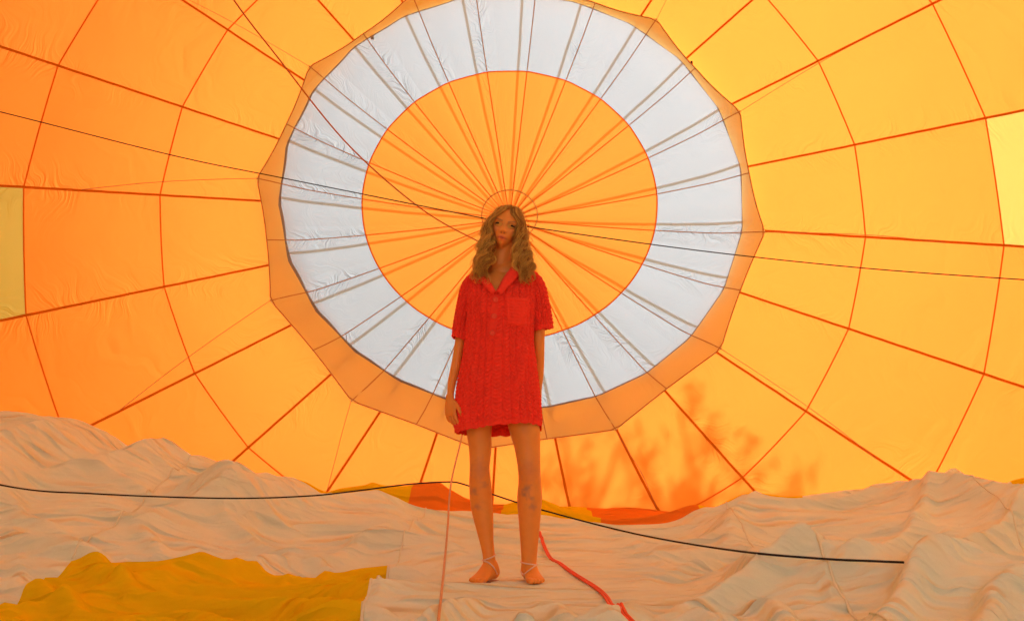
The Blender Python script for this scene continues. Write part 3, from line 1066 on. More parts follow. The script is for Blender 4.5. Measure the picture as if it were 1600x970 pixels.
hand(W(703.5, 621, -0.030), np.array([0.07, -0.16, -1.0]), np.array([0.62, -0.75, 0]), np.array([0.8, 0.6, 0]), 1.15)
hand(W(841.5, 614, 0.105), np.array([-0.05, 0.0, -1.0]), np.array([-0.35, -0.9, 0]), np.array([-0.9, 0.3, 0]), 1.2)

# head: local axes right (x), forward (f), up (z)
HC = W(790.5, 356.5, 0.004)
_roll, _pit, _yaw = math.radians(12.5), math.radians(5.0), math.radians(-3.0)
HR = np.array([math.cos(_roll), 0, -math.sin(_roll)])
HU = np.array([math.sin(_roll), 0, math.cos(_roll)])
HF = np.array([0, -1.0, 0])
_R = Matrix.Rotation(_pit, 3, Vector(HR)) @ Matrix.Rotation(_yaw, 3, Vector(HU))
HR, HU, HF = (np.array(_R @ Vector(v)) for v in (HR, HU, HF))


def head_w(x, f, z):
    return HC + np.multiply.outer(np.asarray(x, float), HR) + np.multiply.outer(np.asarray(f, float), HF) + np.multiply.outer(np.asarray(z, float), HU)


def head_surface(x, f, z):
    """pushes points of a unit-sphere-like skull to a face"""
    G = lambda c, w: np.exp(-((c) / w) ** 2)
    ax = np.abs(x)
    low = sstep(0.005, -0.10, z)
    x = x * (1 - 0.40 * low * sstep(-0.06, 0.05, f)) * (1 - 0.12 * low)
    f = np.where(f < 0, f * (1 - 0.45 * sstep(-0.02, -0.10, z)), f)
    front = sstep(0.02, 0.06, f)
    ax = np.abs(x)
    nose = G(x, 0.0085 + 0.004 * sstep(0.0, -0.03, z)) * np.interp(z, [-0.040, -0.034, -0.027, 0.0, 0.016, 0.03], [0, 0.010, 0.021, 0.009, 0.004, 0])
    d = nose
    d = d + 0.008 * G(ax - 0.0115, 0.006) * G(z + 0.029, 0.007)
    d = d - 0.011 * G(ax - 0.031, 0.015) * G(z - 0.003, 0.010)
    d = d + 0.004 * G(ax - 0.030, 0.020) * G(z - 0.023, 0.008)
    d = d + 0.005 * G(ax - 0.040, 0.020) * G(z + 0.022, 0.018)
    d = d + 0.0065 * G(x, 0.019) * G(z + 0.0535, 0.006) + 0.0075 * G(x, 0.016) * G(z + 0.066, 0.006) - 0.006 * G(x, 0.021) * G(z + 0.0595, 0.0028)
    d = d + 0.009 * G(x, 0.020) * G(z + 0.092, 0.014)
    f = f * 0.97 + front * d + 0.030 * sstep(-0.01, -0.095, z) * sstep(-0.02, 0.03, f)
    return x, f, z


_th, _ph = np.meshgrid(np.linspace(0, 2 * math.pi, 128, endpoint=False), np.linspace(-math.pi / 2 + 0.02, math.pi / 2 - 0.02, 110))
_x = 0.069 * np.cos(_ph) * np.sin(_th); _f = 0.092 * np.cos(_ph) * np.cos(_th); _z = 0.107 * np.sin(_ph)
_x, _f, _z = head_surface(_x, _f, _z)
_hv = head_w(_x.ravel(), _f.ravel(), _z.ravel())
_hf = grid_faces(110, 128, wrap=True)
_hf.append(tuple(range(128))[::-1]); _hf.append(tuple(109 * 128 + k for k in range(128)))
SOLIDS.append((_hv, _hf))
# ears
for s in (-1, 1):
    e = [head_w(s * 0.064, -0.006, 0.012), head_w(s * 0.073, -0.014, 0.018), head_w(s * 0.074, -0.014, -0.005), head_w(s * 0.066, -0.002, -0.025)]
    SOLIDS.append(tube_geo(catmull(e, 4), 0.009, 8))

_V, _F, _k = [], [], 0
for V, F in SOLIDS:
    _V.append(V); _F += [tuple(_k + i for i in f) for f in F]; _k += len(V)


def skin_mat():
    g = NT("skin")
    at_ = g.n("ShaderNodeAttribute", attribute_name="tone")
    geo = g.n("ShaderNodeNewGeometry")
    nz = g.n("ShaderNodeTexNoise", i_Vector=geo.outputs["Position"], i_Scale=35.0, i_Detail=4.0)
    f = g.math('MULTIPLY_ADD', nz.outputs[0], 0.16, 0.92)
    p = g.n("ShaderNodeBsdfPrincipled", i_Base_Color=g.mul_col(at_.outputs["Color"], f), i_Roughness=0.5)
    p.inputs["Specular IOR Level"].default_value = 0.35
    p.inputs["Subsurface Weight"].default_value = 0.12
    p.inputs["Subsurface Radius"].default_value = (0.012, 0.005, 0.002)
    p.inputs["Subsurface Scale"].default_value = 1.0
    fine = g.n("ShaderNodeTexNoise", i_Vector=geo.outputs["Position"], i_Scale=400.0, i_Detail=2.0)
    b = g.n("ShaderNodeBump", i_Strength=0.15, i_Distance=0.001, i_Height=fine.outputs[0])
    g.put(p.inputs["Normal"], b.outputs[0])
    g.put(g.out.inputs[0], p.outputs[0])
    return g.m


M["skin"] = skin_mat()
_raw = mesh_obj("body", np.vstack(_V), _F, None, None)
_rm = _raw.modifiers.new("remesh", 'REMESH')
_rm.mode = 'VOXEL'; _rm.voxel_size = 0.0030
_sm = _raw.modifiers.new("smooth", 'SMOOTH')
_sm.factor = 0.5; _sm.iterations = 4
_dg = bpy.context.evaluated_depsgraph_get()
_me = bpy.data.meshes.new_from_object(_raw.evaluated_get(_dg))
_old = _raw.data
_raw.modifiers.clear()
_raw.data = _me
bpy.data.meshes.remove(_old)
body = _raw
body.name = "body"
body.parent = woman
body.matrix_parent_inverse = Matrix.Translation(woman.location).inverted()
_me.polygons.foreach_set("use_smooth", np.ones(len(_me.polygons), dtype=bool))
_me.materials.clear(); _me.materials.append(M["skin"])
_n = len(_me.vertices)
_co = np.empty(_n * 3); _me.vertices.foreach_get("co", _co); _co = _co.reshape(-1, 3)
_loc = _co - HC
hx, hf, hz = _loc @ HR, _loc @ HF, _loc @ HU
tone = np.tile(np.array([0.76, 0.275, 0.045]), (_n, 1))


def paint(w, c):
    global tone
    w = np.clip(w, 0, 1)[:, None]
    tone = tone * (1 - w) + np.array(c) * w


_isf = (hf > 0.03) & (np.abs(hz) < 0.12)
G2 = lambda x, w: np.exp(-(x / w) ** 2)
paint(_isf * 0.35 * G2(np.abs(hx) - 0.042, 0.018) * G2(hz + 0.022, 0.018), (0.60, 0.24, 0.14))
paint(_isf * 0.95 * np.clip(1.6 * G2(hx, 0.019) * G2(hz + 0.0595, 0.0095), 0, 1) * (np.abs(hx) < 0.026), (0.66, 0.15, 0.06))
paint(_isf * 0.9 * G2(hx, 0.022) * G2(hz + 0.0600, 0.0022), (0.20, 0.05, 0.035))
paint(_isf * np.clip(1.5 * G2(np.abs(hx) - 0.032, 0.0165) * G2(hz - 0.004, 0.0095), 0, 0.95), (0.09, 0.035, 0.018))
_br = 0.021 + 0.006 * (np.abs(hx) - 0.02) / 0.02
paint(_isf * 0.9 * G2(hz - _br, 0.0038) * sstep(0.010, 0.016, np.abs(hx)) * sstep(0.052, 0.042, np.abs(hx)), (0.26, 0.13, 0.05))
paint(_isf * 0.8 * G2(np.abs(hx) - 0.007, 0.0038) * G2(hz + 0.0365, 0.003), (0.16, 0.05, 0.03))  # shadow under the nose, painted into the skin tone at the nostrils
# knees a little redder, bruised shins, dusty feet
for u, v, r, k, c in ((749, 733, 0.045, 0.40, (0.46, 0.17, 0.09)), (828, 735, 0.05, 0.35, (0.46, 0.17, 0.09)), (741, 766, 0.016, 0.55, (0.22, 0.13, 0.10)), (822, 762, 0.014, 0.65, (0.20, 0.13, 0.10)), (819, 772, 0.010, 0.6, (0.20, 0.13, 0.10)), (832, 790, 0.016, 0.5, (0.24, 0.14, 0.11)), (746, 790, 0.014, 0.45, (0.24, 0.14, 0.11)), (830, 778, 0.009, 0.45, (0.24, 0.14, 0.11)), (757, 757, 0.012, 0.35, (0.28, 0.15, 0.11))):
    p = W(u, v)
    dd = np.hypot(_co[:, 0] - p[0], _co[:, 2] - p[2]) * (1 + 0.4 * vnoise(_co[:, 0] * 90, _co[:, 2] * 90, 8))
    paint(k * G2(dd, r) * (_co[:, 1] < YW), c)
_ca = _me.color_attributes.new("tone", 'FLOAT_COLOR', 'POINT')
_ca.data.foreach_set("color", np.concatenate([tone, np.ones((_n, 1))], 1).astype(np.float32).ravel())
BODY_BVH = BVHTree.FromObject(body, _dg) if False else BVHTree.FromPolygons([Vector(c) for c in _co], [tuple(p.vertices) for p in _me.polygons])


def on_surface(bvh, u, v, lift=0.002):
    d = Vector(ray(u, v)).normalized()
    h = bvh.ray_cast(Vector(CAM), d)
    if h[0] is None: return None
    return np.array(h[0]) + np.array(h[1]) * lift * (1 if h[1].dot(d) < 0 else -1)


# eyes: a ball with a dark iris, upper lashes
def eye_mat():
    g = NT("eye")
    a = g.n("ShaderNodeAttribute", attribute_name="tone")
    p = g.n("ShaderNodeBsdfPrincipled", i_Base_Color=a.outputs["Color"], i_Roughness=0.35)
    g.put(g.out.inputs[0], p.outputs[0])
    return g.m


M["eye"] = eye_mat()
M["lash"] = plain("lashes", (0.03, 0.015, 0.01), 0.7)
for s in (-1, 1):
    c = head_w(s * 0.0305, 0.0745 - 0.0130, 0.003)
    t, p = np.meshgrid(np.linspace(0, 2 * math.pi, 20, endpoint=False), np.linspace(0.02, math.pi - 0.02, 16))
    loc = np.stack([np.sin(p) * np.cos(t), np.sin(p) * np.sin(t), np.cos(p)], -1).reshape(-1, 3)   # third axis = forward
    V = c + 0.0120 * (loc[:, :1] * HR + loc[:, 1:2] * HU * 0.95 + loc[:, 2:3] * HF)
    o = mesh_obj("eye", V, grid_faces(16, 20, wrap=True), M["eye"], woman)
    ang = np.arccos(np.clip(loc[:, 2], -1, 1))
    colr = np.where((ang < 0.22)[:, None], [0.01, 0.01, 0.01], np.where((ang < 0.52)[:, None], [0.05, 0.04, 0.03], [0.10, 0.06, 0.045]))
    ca = o.data.color_attributes.new("tone", 'FLOAT_COLOR', 'POINT')
    ca.data.foreach_set("color", np.concatenate([colr, np.ones((len(colr), 1))], 1).astype(np.float32).ravel())
    pts = [head_w(s * (0.0305 + q * 0.0155), 0.0745 + 0.0015 - 0.006 * abs(q) ** 2, 0.0065 - 0.0050 * q * q + 0.002 * q) for q in np.linspace(-1, 1, 9)]
    tube("upper_lashes", pts, [0.0016, 0.0026, 0.0034, 0.0037, 0.0038, 0.0038, 0.0037, 0.0032, 0.0018], M["lash"], o, sides=6)

# ------------------------------------------------------------------ dress
def knit(name):
    g = NT(name)
    tc = g.n("ShaderNodeTexCoord")
    nz = g.n("ShaderNodeTexNoise", i_Vector=tc.outputs["Object"], i_Scale=60.0, i_Detail=3.0)
    big = g.n("ShaderNodeTexNoise", i_Vector=tc.outputs["Object"], i_Scale=7.0, i_Detail=2.0)
    f = g.math('MULTIPLY_ADD', nz.outputs[0], 0.30, 0.85)
    f = g.math('MULTIPLY', f, g.math('MULTIPLY_ADD', big.outputs[0], 0.14, 0.93))
    wv = g.n("ShaderNodeTexWave", i_Vector=tc.outputs["Object"], i_Scale=95.0, i_Distortion=3.0, i_Detail=2.0, bands_direction='Z')
    b = g.n("ShaderNodeBump", i_Strength=0.6, i_Distance=0.0012, i_Height=g.math('ADD', wv.outputs[1], nz.outputs[0]))
    p = g.n("ShaderNodeBsdfPrincipled", i_Base_Color=g.mul_col((0.93, 0.050, 0.026), f), i_Roughness=0.85, i_Normal=b.outputs[0])
    p.inputs["Specular IOR Level"].default_value = 0.15
    p.inputs["Sheen Weight"].default_value = 0.25
    p.inputs["Sheen Roughness"].default_value = 0.5
    p.inputs["Sheen Tint"].default_value = (1.0, 0.30, 0.20, 1)
    g.put(g.out.inputs[0], p.outputs[0])
    return g.m


M["knit"] = knit("coral_knit")
# v, left u, right u, half depth, y offset
DRESS = np.array([(404, 776, 792, 0.045, 0.012), (417, 762, 805, 0.060, 0.012), (424, 746, 824, 0.075, 0.012), (431, 735, 836, 0.088, 0.010), (442, 728.5, 841, 0.100, 0.008), (460, 727, 840, 0.116, 0.004), (500, 728.5, 834, 0.128, 0.0),
                  (533, 727.5, 832, 0.128, 0.0), (560, 724.5, 835, 0.132, 0.0), (600, 718, 839.5, 0.142, 0.0), (640, 716, 843, 0.150, 0.0), (690, 717, 846, 0.158, 0.0)])


def hem_v(th):
    """where the hem hangs: th 0 = right side, -90 deg = towards the camera"""
    x = np.cos(th)
    front = 0.5 - 0.5 * np.sin(th)
    return (664 - 8.0 * x) * front + (679 - 1.0 * x) * (1 - front)


ND, MD = 300, 320


def stitch(a, z):
    """relief of the knit in metres: columns of stacked chevrons; a across, z down"""
    q = a / 0.0258
    fr = np.abs(q - np.floor(q) - 0.5) * 2
    col = np.exp(-((1 - fr) / 0.22) ** 2)
    che = 0.5 + 0.5 * np.cos(2 * math.pi * (z / 0.0180 - 0.95 * fr))
    che = che ** 0.7
    return 0.0072 * che * (1 - 0.85 * col) - 0.0060 * col


def drape(th, tt, v):
    """folds of the dress in metres"""
    s = np.sin(th); c = np.cos(th)
    low = sstep(0.45, 1.0, tt)
    d = 0.010 * low * np.sin(4 * th + 0.7) + 0.006 * low * np.sin(9 * th + 1.9 + tt * 2)
    # diagonal folds on the front, from the armpits down to the middle
    front = np.clip(-s, 0, 1) ** 0.5
    for (c0, v0, c1, v1, w, h) in ((0.85, 520, 0.30, 640, 0.07, 0.016), (0.95, 560, 0.62, 660, 0.06, 0.012), (-0.9, 545, -0.45, 600, 0.07, 0.012), (0.45, 540, 0.25, 660, 0.08, -0.010), (-0.6, 470, -0.35, 560, 0.08, -0.006), (-0.75, 600, -0.7, 670, 0.09, 0.010), (0.75, 470, 0.85, 530, 0.06, -0.010)):
        t = np.clip((v - v0) / (v1 - v0), 0, 1)
        dist = c - (c0 + (c1 - c0) * t)
        d = d + front * h * np.exp(-(dist / w) ** 2) * sstep(v0 - 15, v0 + 15, v) * sstep(v1 + 40, v1 - 5, v)
    return d


def dress_surface(relief=True):
    th = np.linspace(0, 2 * math.pi, MD, endpoint=False)
    tt = np.linspace(0, 1, ND)
    TT, TH = np.meshgrid(tt, th, indexing='ij')
    Vv = 404 + (hem_v(TH) - 404) * TT
    ul = np.interp(Vv, DRESS[:, 0], DRESS[:, 1]); ur = np.interp(Vv, DRESS[:, 0], DRESS[:, 2])
    hd = np.interp(Vv, DRESS[:, 0], DRESS[:, 3]); yo = np.interp(Vv, DRESS[:, 0], DRESS[:, 4])
    k = 21                                        # soften the profile
    sm = lambda A: np.apply_along_axis(lambda q: np.convolve(np.pad(q, k // 2, mode='edge'), np.ones(k) / k, 'valid'), 0, A)
    ul, ur, hd = sm(ul), sm(ur), sm(hd)
    z = np.interp(Vv, np.arange(380, 720), [W(785, q)[2] for q in range(380, 720)])
    xl = (ul - 800) * (W(801, 550)[0] - W(800, 550)[0]); xr = (ur - 800) * (W(801, 550)[0] - W(800, 550)[0])
    pw = 2.35
    c = np.sign(np.cos(TH)) * np.abs(np.cos(TH)) ** (2 / pw); s = np.sign(np.sin(TH)) * np.abs(np.sin(TH)) ** (2 / pw)
    rad = drape(TH, TT, Vv)
    rad = rad + 0.014 * np.exp(-((np.abs(np.cos(TH)) - 0.42) / 0.25) ** 2) * np.exp(-((Vv - 488) / 22) ** 2) * (np.sin(TH) < 0)   # bust
    if relief:
        fade = sstep(0.06, 0.14, TT) * (1 - 0.6 * sstep(0.972, 0.982, TT))
        rad = rad + stitch(TH * 0.135, z) * fade
        # scalloped hem
        z = z - 0.006 * sstep(0.975, 1.0, TT) * np.abs(np.sin(TH * 14))
    a = (xr - xl) / 2; cx_ = (xr + xl) / 2
    X = cx_ + (a + rad) * c
    Y = YW + yo + (hd + rad) * s
    return np.stack([X, Y, z], -1), Vv, TH


_D, _Dv, _Dth = dress_surface(True)
_Df = np.array(grid_faces(ND, MD, wrap=True, flip=True))
# cut the neck opening and the V
_ccx = _D.reshape(-1, 3)[_Df].mean(1)
_cv = _Dv.ravel()[_Df].mean(1)
_cu = 800 + _ccx[:, 0] / (W(801, 550)[0] - W(800, 550)[0])
_isfr = _ccx[:, 1] < YW
_vl = np.interp(_cv, [404, 420, 434, 461], [766, 762, 757.5, 774]); _vr = np.interp(_cv, [404, 420, 428, 461], [804, 800, 793, 775.5])
_cut = (_cv < 419) | (_isfr & (_cv < 461) & (_cu > _vl) & (_cu < _vr)) | (_isfr & (_cv < 430) & (_cu > 757) & (_cu < 796))
_keep = _Df[~_cut]
dress = mesh_obj("dress", _D.reshape(-1, 3), _keep, M["knit"], woman)
dress["label"] = "coral knitted polo dress with chevron rows and scalloped hem"
_D0, _, _ = dress_surface(False)
DRESS_BVH = BVHTree.FromPolygons([Vector(v) for v in _D0.reshape(-1, 3)], [tuple(map(int, f)) for f in _Df])


def sub(o):
    o.parent = dress
    o.matrix_parent_inverse = Matrix.Identity(4)
    return o


def child_mesh(name, V, F, mat):
    o = mesh_obj(name, V, F, mat, None)
    o.parent = dress
    o.matrix_parent_inverse = (Matrix.Translation(woman.location) @ dress.matrix_parent_inverse).inverted()
    return o


# sleeves
def sleeve(path, r0, r1, hem_tilt, seed):
    n, m = 110, 150
    C = catmull(path, 12); t = np.linspace(0, 1, len(C)); ts = np.linspace(0, 1, n)
    C = np.stack([np.interp(ts, t, C[:, k]) for k in range(3)], 1)
    T = np.gradient(C, axis=0); T /= np.linalg.norm(T, axis=1)[:, None]
    L = np.concatenate([[0], np.cumsum(np.linalg.norm(np.diff(C, axis=0), axis=1))])
    th = np.linspace(0, 2 * math.pi, m, endpoint=False)
    V = []
    for i in range(n):
        A = np.array([1.0, 0, 0]); A -= T[i] * A.dot(T[i]); A /= np.linalg.norm(A)
        B = np.cross(T[i], A)
        rx = np.interp(ts[i], [0, 0.25, 1], [r0[0], (r0[0] + r1[0]) / 2, r1[0]]); ry = np.interp(ts[i], [0, 0.25, 1], [r0[1], (r0[1] + r1[1]) / 2 + 0.004, r1[1]])
        rad = stitch(th * 0.06 + 0.01 * seed, L[i]) * (1 - 0.5 * sstep(0.93, 0.96, ts[i])) + 0.006 * ts[i] * np.sin(3 * th + seed) + 0.004 * np.sin(2 * th + 5 * ts[i] + seed)
        ring = C[i] + ((rx + rad) * np.cos(th))[:, None] * A + ((ry + rad) * np.sin(th))[:, None] * B
        ring[:, 2] -= sstep(0.6, 1.0, ts[i]) * (hem_tilt * np.cos(th)) + sstep(0.95, 1, ts[i]) * 0.004 * np.abs(np.sin(th * 8))
        V.append(ring)
    V = np.vstack(V)
    F = grid_faces(n, m, wrap=True)
    F.append(tuple(range(m))[::-1])
    return child_mesh("sleeve", V, F, M["knit"])


sleeve([W(752, 436, 0.015), W(737, 449, 0.014), W(727, 480, 0.012), W(717.5, 529, 0.010)], (0.045, 0.070), (0.040, 0.055), 0.006, 1)
sleeve([W(822, 434, 0.015), W(836, 447, 0.016), W(842.5, 475, 0.020), W(847, 514, 0.026)], (0.045, 0.070), (0.046, 0.056), -0.004, 2)


def patch(corners, n, m, lift, relief, name, border=0.0):
    """a piece of knit sewn on the dress front: corners (u, v) tl, tr, br, bl"""
    tl, tr, br, bl = map(np.array, corners)
    V = []
    for i in range(n):
        for j in range(m):
            s, t = j / (m - 1), i / (n - 1)
            u, v = (tl * (1 - s) + tr * s) * (1 - t) + (bl * (1 - s) + br * s) * t
            h = DRESS_BVH.ray_cast(Vector(CAM), Vector(ray(u, v)).normalized())
            p = np.array(h[0]) if h[0] is not None else W(u, v, -0.13)
            edge = min(s, 1 - s, t, 1 - t)
            l = lift * float(sstep(0, 0.06, edge)) + relief(s, t) + border * float(sstep(0.13, 0.09, edge))
            V.append(p + np.array([0, -l, 0.0]) - np.array([0, -0.001, 0]))
    return child_mesh(name, V, grid_faces(n, m, flip=True), M["knit"])


_corr = 0.0165
patch([(790, 463.5), (828, 466), (827.5, 511), (791, 508)], 60, 48, 0.0085, lambda s, t: 0.003 * (0.5 + 0.5 * math.cos(2 * math.pi * t * 9)) * (0.6 + 0.4 * math.cos(2 * math.pi * s * 4)) + 0.0025 * float(sstep(0.16, 0.10, t)), "pocket", 0.0015)
patch([(768.5, 458), (781, 457), (775, 531), (762, 531)], 60, 14, 0.0085, lambda s, t: 0.001 * math.cos(2 * math.pi * t * 30), "placket", 0.0015)
for u, v in ((774.3, 468.8), (772.2, 494.3), (769.3, 520.5)):
    h = DRESS_BVH.ray_cast(Vector(CAM), Vector(ray(u, v)).normalized())
    c = np.array(h[0]) + np.array([0, -0.0125, 0])
    nn = np.array([0, -1.0, -0.1]); nn /= np.linalg.norm(nn)
    prof = [(0.0, 0.0020), (0.005, 0.0018), (0.0085, 0.0042), (0.0110, 0.0045), (0.0125, 0.0025), (0.0125, -0.002)]
    V = []
    th = np.linspace(0, 2 * math.pi, 24, endpoint=False)
    B1 = np.array([1.0, 0, 0]); B2 = np.cross(nn, B1)
    for r, hgt in prof:
        V.append(c + nn * hgt + (r + 1e-5) * (np.cos(th)[:, None] * B1 + np.sin(th)[:, None] * B2))
    child_mesh("button", np.vstack(V), grid_faces(len(prof), 24, wrap=True), M["button"])

# ribbed edges of the V and the turned-down collar
def dress_pt(u, v, lift):
    h = DRESS_BVH.ray_cast(Vector(CAM), Vector(ray(u, v)).normalized())
    p = np.array(h[0]) if h[0] is not None else W(u, v, -0.08)
    return p + np.array([0, -lift, 0])


def collar(path_in, path_out, name):
    a, b = catmull(path_in, 8), catmull(path_out, 8)
    rows = []
    for t in np.linspace(0, 1, 7):
        q = a * (1 - t) + b * t
        q = q + np.array([0, -0.006, 0.010]) * math.sin(math.pi * t)
        rows.append(q)
    V = np.stack(rows, 1).reshape(-1, 3)
    o = child_mesh(name, V, grid_faces(len(a), 7), M["knit"])
    m = o.modifiers.new("thick", 'SOLIDIFY'); m.thickness = 0.005
    return o


collar([dress_pt(775, 459, 0.012), W(766, 446, -0.088), W(759, 432, -0.066), W(760, 418, -0.030), W(770, 409, 0.045), W(783, 407, 0.068)],
       [dress_pt(771, 462, 0.016), W(756, 452, -0.112), W(745, 440, -0.095), W(741, 428, -0.04), W(752, 419, 0.06), W(783, 417, 0.105)], "collar")
collar([W(783, 407, 0.068), W(797, 407, 0.045), W(803, 414, -0.030), W(798, 425, -0.066), W(788, 440, -0.092), dress_pt(776.5, 459, 0.012)],
       [W(783, 417, 0.105), W(815, 417, 0.06), W(822, 424, -0.04), W(815, 432, -0.098), W(802, 447, -0.118), dress_pt(781, 463, 0.016)], "collar")

# ------------------------------------------------------------------ hair
def hair_mat():
    g = NT("blond_hair")
    uv = g.n("ShaderNodeTexCoord")
    sx = g.n("ShaderNodeSeparateXYZ", i_0=uv.outputs["UV"])
    base = g.mixc(sx.outputs[0], (0.42, 0.15, 0.02, 1), (0.98, 0.64, 0.14, 1))
    root = g.ramp(sx.outputs[1], 0.0, 0.22, 0.78, 1.0)
    p = g.n("ShaderNodeBsdfPrincipled", i_Base_Color=g.mul_col(base, root), i_Roughness=0.38)
    p.inputs["Specular IOR Level"].default_value = 0.3
    tr = g.n("ShaderNodeBsdfTranslucent", i_Color=g.mul_col(base, 0.95))
    g.put(g.out.inputs[0], g.n("ShaderNodeMixShader", i_0=0.35, i_1=p.outputs[0], i_2=tr.outputs[0]).outputs[0])
    return g.m


M["hair"] = hair_mat()
PXM = W(801, 400)[0] - W(800, 400)[0]


def on_skull(dirv, k):
    d = np.asarray(dirv, float)
    s = 1 / math.sqrt((d[0] / 0.071) ** 2 + (d[1] / 0.094) ** 2 + (d[2] / 0.109) ** 2)
    return head_w(*(d * s * k))


def lock_path(side, depth, layer, r, short=1.0):
    """centre line of one lock: depth 0 = at the face, 1 = back of the head"""
    f0 = 0.080 - 0.13 * depth
    root = on_skull((0.012 * side * (0.3 + r.random()) + 0.006, f0 * 0.75 + 0.01, 0.105), 1.02 + 0.02 * layer)
    j = lambda s: r.normal(0, s)
    k = 1.02 + 0.03 * layer
    ca = math.radians(np.interp(depth, [0, 0.3, 1], [46, 25, -75]) + j(4))     # azimuth at the temple: forward positive
    pts = [root]
    for el in (64, 42, 18, -6):
        el += j(2)
        az = ca + (math.radians(16) if depth < 0.3 and el > 30 else 0) - (math.radians(12) if depth < 0.3 and el < 25 else 0)
        c = math.cos(math.radians(el))
        pts.append(on_skull((side * math.cos(az) * c, math.sin(az) * c, math.sin(math.radians(el))), k + (0.04 + 0.05 * layer if el < 30 else 0.0) + (0.06 + 0.06 * layer if el < 5 else 0.0)))
    # down to the chest; inner and outer edges of the two falls
    w = np.clip(layer * 0.8 + depth * 0.3 + j(0.05), 0, 1.05)
    if side < 0:
        e = [(388, 768, 752), (408, 768, 747), (428, 763, 742), (451, 759, 738)]
    else:
        e = [(388, 808, 823), (408, 803, 830), (428, 809, 834), (451, 816, 831)]
    cut = r.uniform(0.78, 1.10) * short
    back = depth > 0.6
    for i, (v, ui, uo) in enumerate(e):
        u = ui + (uo - ui) * w
        dy = (-0.060, -0.088, -0.115, -0.138)[i] + 0.05 * depth
        if back:
            dy = (0.055, 0.080, 0.10, 0.11)[i]
            u = u + (784 - u) * 0.4 * r.random()
        vv = 388 + (v - 388) * (cut if i else 1.0)
        pts.append(W(u, vv, dy + j(0.008)))
    return catmull(pts, 5)


HV, HFc, HUV = [], [], []
_cnt = 0


def add_strand(C, t, rad, tint):
    global _cnt
    R = rad * np.interp(t, [0, 0.1, 0.75, 1], [0.7, 1, 0.9, 0.25])
    V, F = tube_geo(C, R, 4, base=_cnt, cap=False)
    HV.append(V); HFc.extend(F)
    HUV.append(np.stack([np.full(len(V), tint), np.repeat(t, 4)], 1))
    _cnt += len(V)


def add_lock(side, depth, layer, seed, n, loose=False):
    r = np.random.default_rng(seed)
    C = lock_path(side, depth, layer, r, 1.0)
    m = len(C); t = np.linspace(0, 1, m)
    L = np.concatenate([[0], np.cumsum(np.linalg.norm(np.diff(C, axis=0), axis=1))])
    ph, wl, amp = r.uniform(0, 6.28), r.uniform(0.080, 0.125), r.uniform(0.009, 0.016)
    tone_ = r.uniform(0.1, 1.0)
    T = np.gradient(C, axis=0); T /= np.linalg.norm(T, axis=1)[:, None]
    for i in range(n):
        A = amp * sstep(0.26, 0.58, t) * r.uniform(0.85, 1.15)
        q = 2 * math.pi * L / wl + ph + r.normal(0, 0.22)
        o1, o2 = r.normal(0, 1, 2)
        spread = np.interp(t, [0, 0.15, 0.45, 0.8, 1], [0.003, 0.0055, 0.0075, 0.0065, 0.0035]) * (1.5 if loose else 1.0)
        P = C + ((A * np.sin(q) + spread * o1)[:, None]) * np.array([1.0, 0, 0]) + ((A * 0.9 * np.cos(q) + spread * o2 * 0.7)[:, None]) * np.array([0, 1.0, 0])
        P = P + (A * 0.3 * np.sin(2 * q + 1))[:, None] * np.array([0, 0, 1.0])
        # keep hair outside the skull and off the middle of the face
        loc = P - HC
        xx, ff, zz = loc @ HR, loc @ HF, loc @ HU
        rr = np.sqrt((xx / 0.073) ** 2 + (ff / 0.096) ** 2 + (zz / 0.112) ** 2)
        inn = (rr < 1.0) & (zz > -0.06)
        P[inn] = HC + loc[inn] / rr[inn][:, None]
        end = int(m * r.uniform(0.86, 1.0))
        add_strand(P[:end], t[:end] / t[end - 1], r.uniform(0.0011, 0.0019) * (0.5 if loose else 1.0), float(np.clip(tone_ + r.normal(0, 0.13), 0, 1)))


_k = 0
for side in (-1, 1):
    for i in range(46):
        _k += 1
        add_lock(side, (i % 16) / 15 * 0.98, ((i * 7) % 46) / 45, 300 + _k, 26)
    for i in range(14):
        _k += 1
        add_lock(side, 0.05 + 0.4 * i / 13, 0.3 + 0.7 * ((i * 5) % 14) / 13, 700 + _k, 5, True)
    for i in range(10):
        _k += 1
        add_lock(side, 0.70 + 0.028 * i, 0.03 * i, 1200 + _k, 26)
# under-layer that covers the scalp
_th, _ph = np.meshgrid(np.linspace(0, 2 * math.pi, 64, endpoint=False), np.linspace(-0.5, math.pi / 2 - 0.01, 40))
_c = []
for t_, p_ in zip(_th.ravel(), _ph.ravel()):
    d = np.array([math.cos(p_) * math.sin(t_), math.cos(p_) * math.cos(t_), math.sin(p_)])
    face = d[1] > 0.05 and abs(d[0]) < 0.80 and d[2] < 0.70 + 0.22 * (1 - abs(d[0]))
    _c.append(on_skull(d, 0.93 if face else 1.01))
V = np.array(_c)
F = [tuple(_cnt + k for k in f) for f in grid_faces(40, 64, wrap=True)]
HV.append(V); HFc.extend(F); HUV.append(np.tile([0.5, 0.25], (len(V), 1)))
mesh_obj("hair", np.vstack(HV), HFc, M["hair"], woman, uvs=np.vstack(HUV))

# ------------------------------------------------------------------ sandals
M["strap"] = plain("tan_leather_strap", (0.80, 0.55, 0.40), 0.5)
M["sole"] = plain("tan_sole", (0.40, 0.24, 0.14), 0.6)


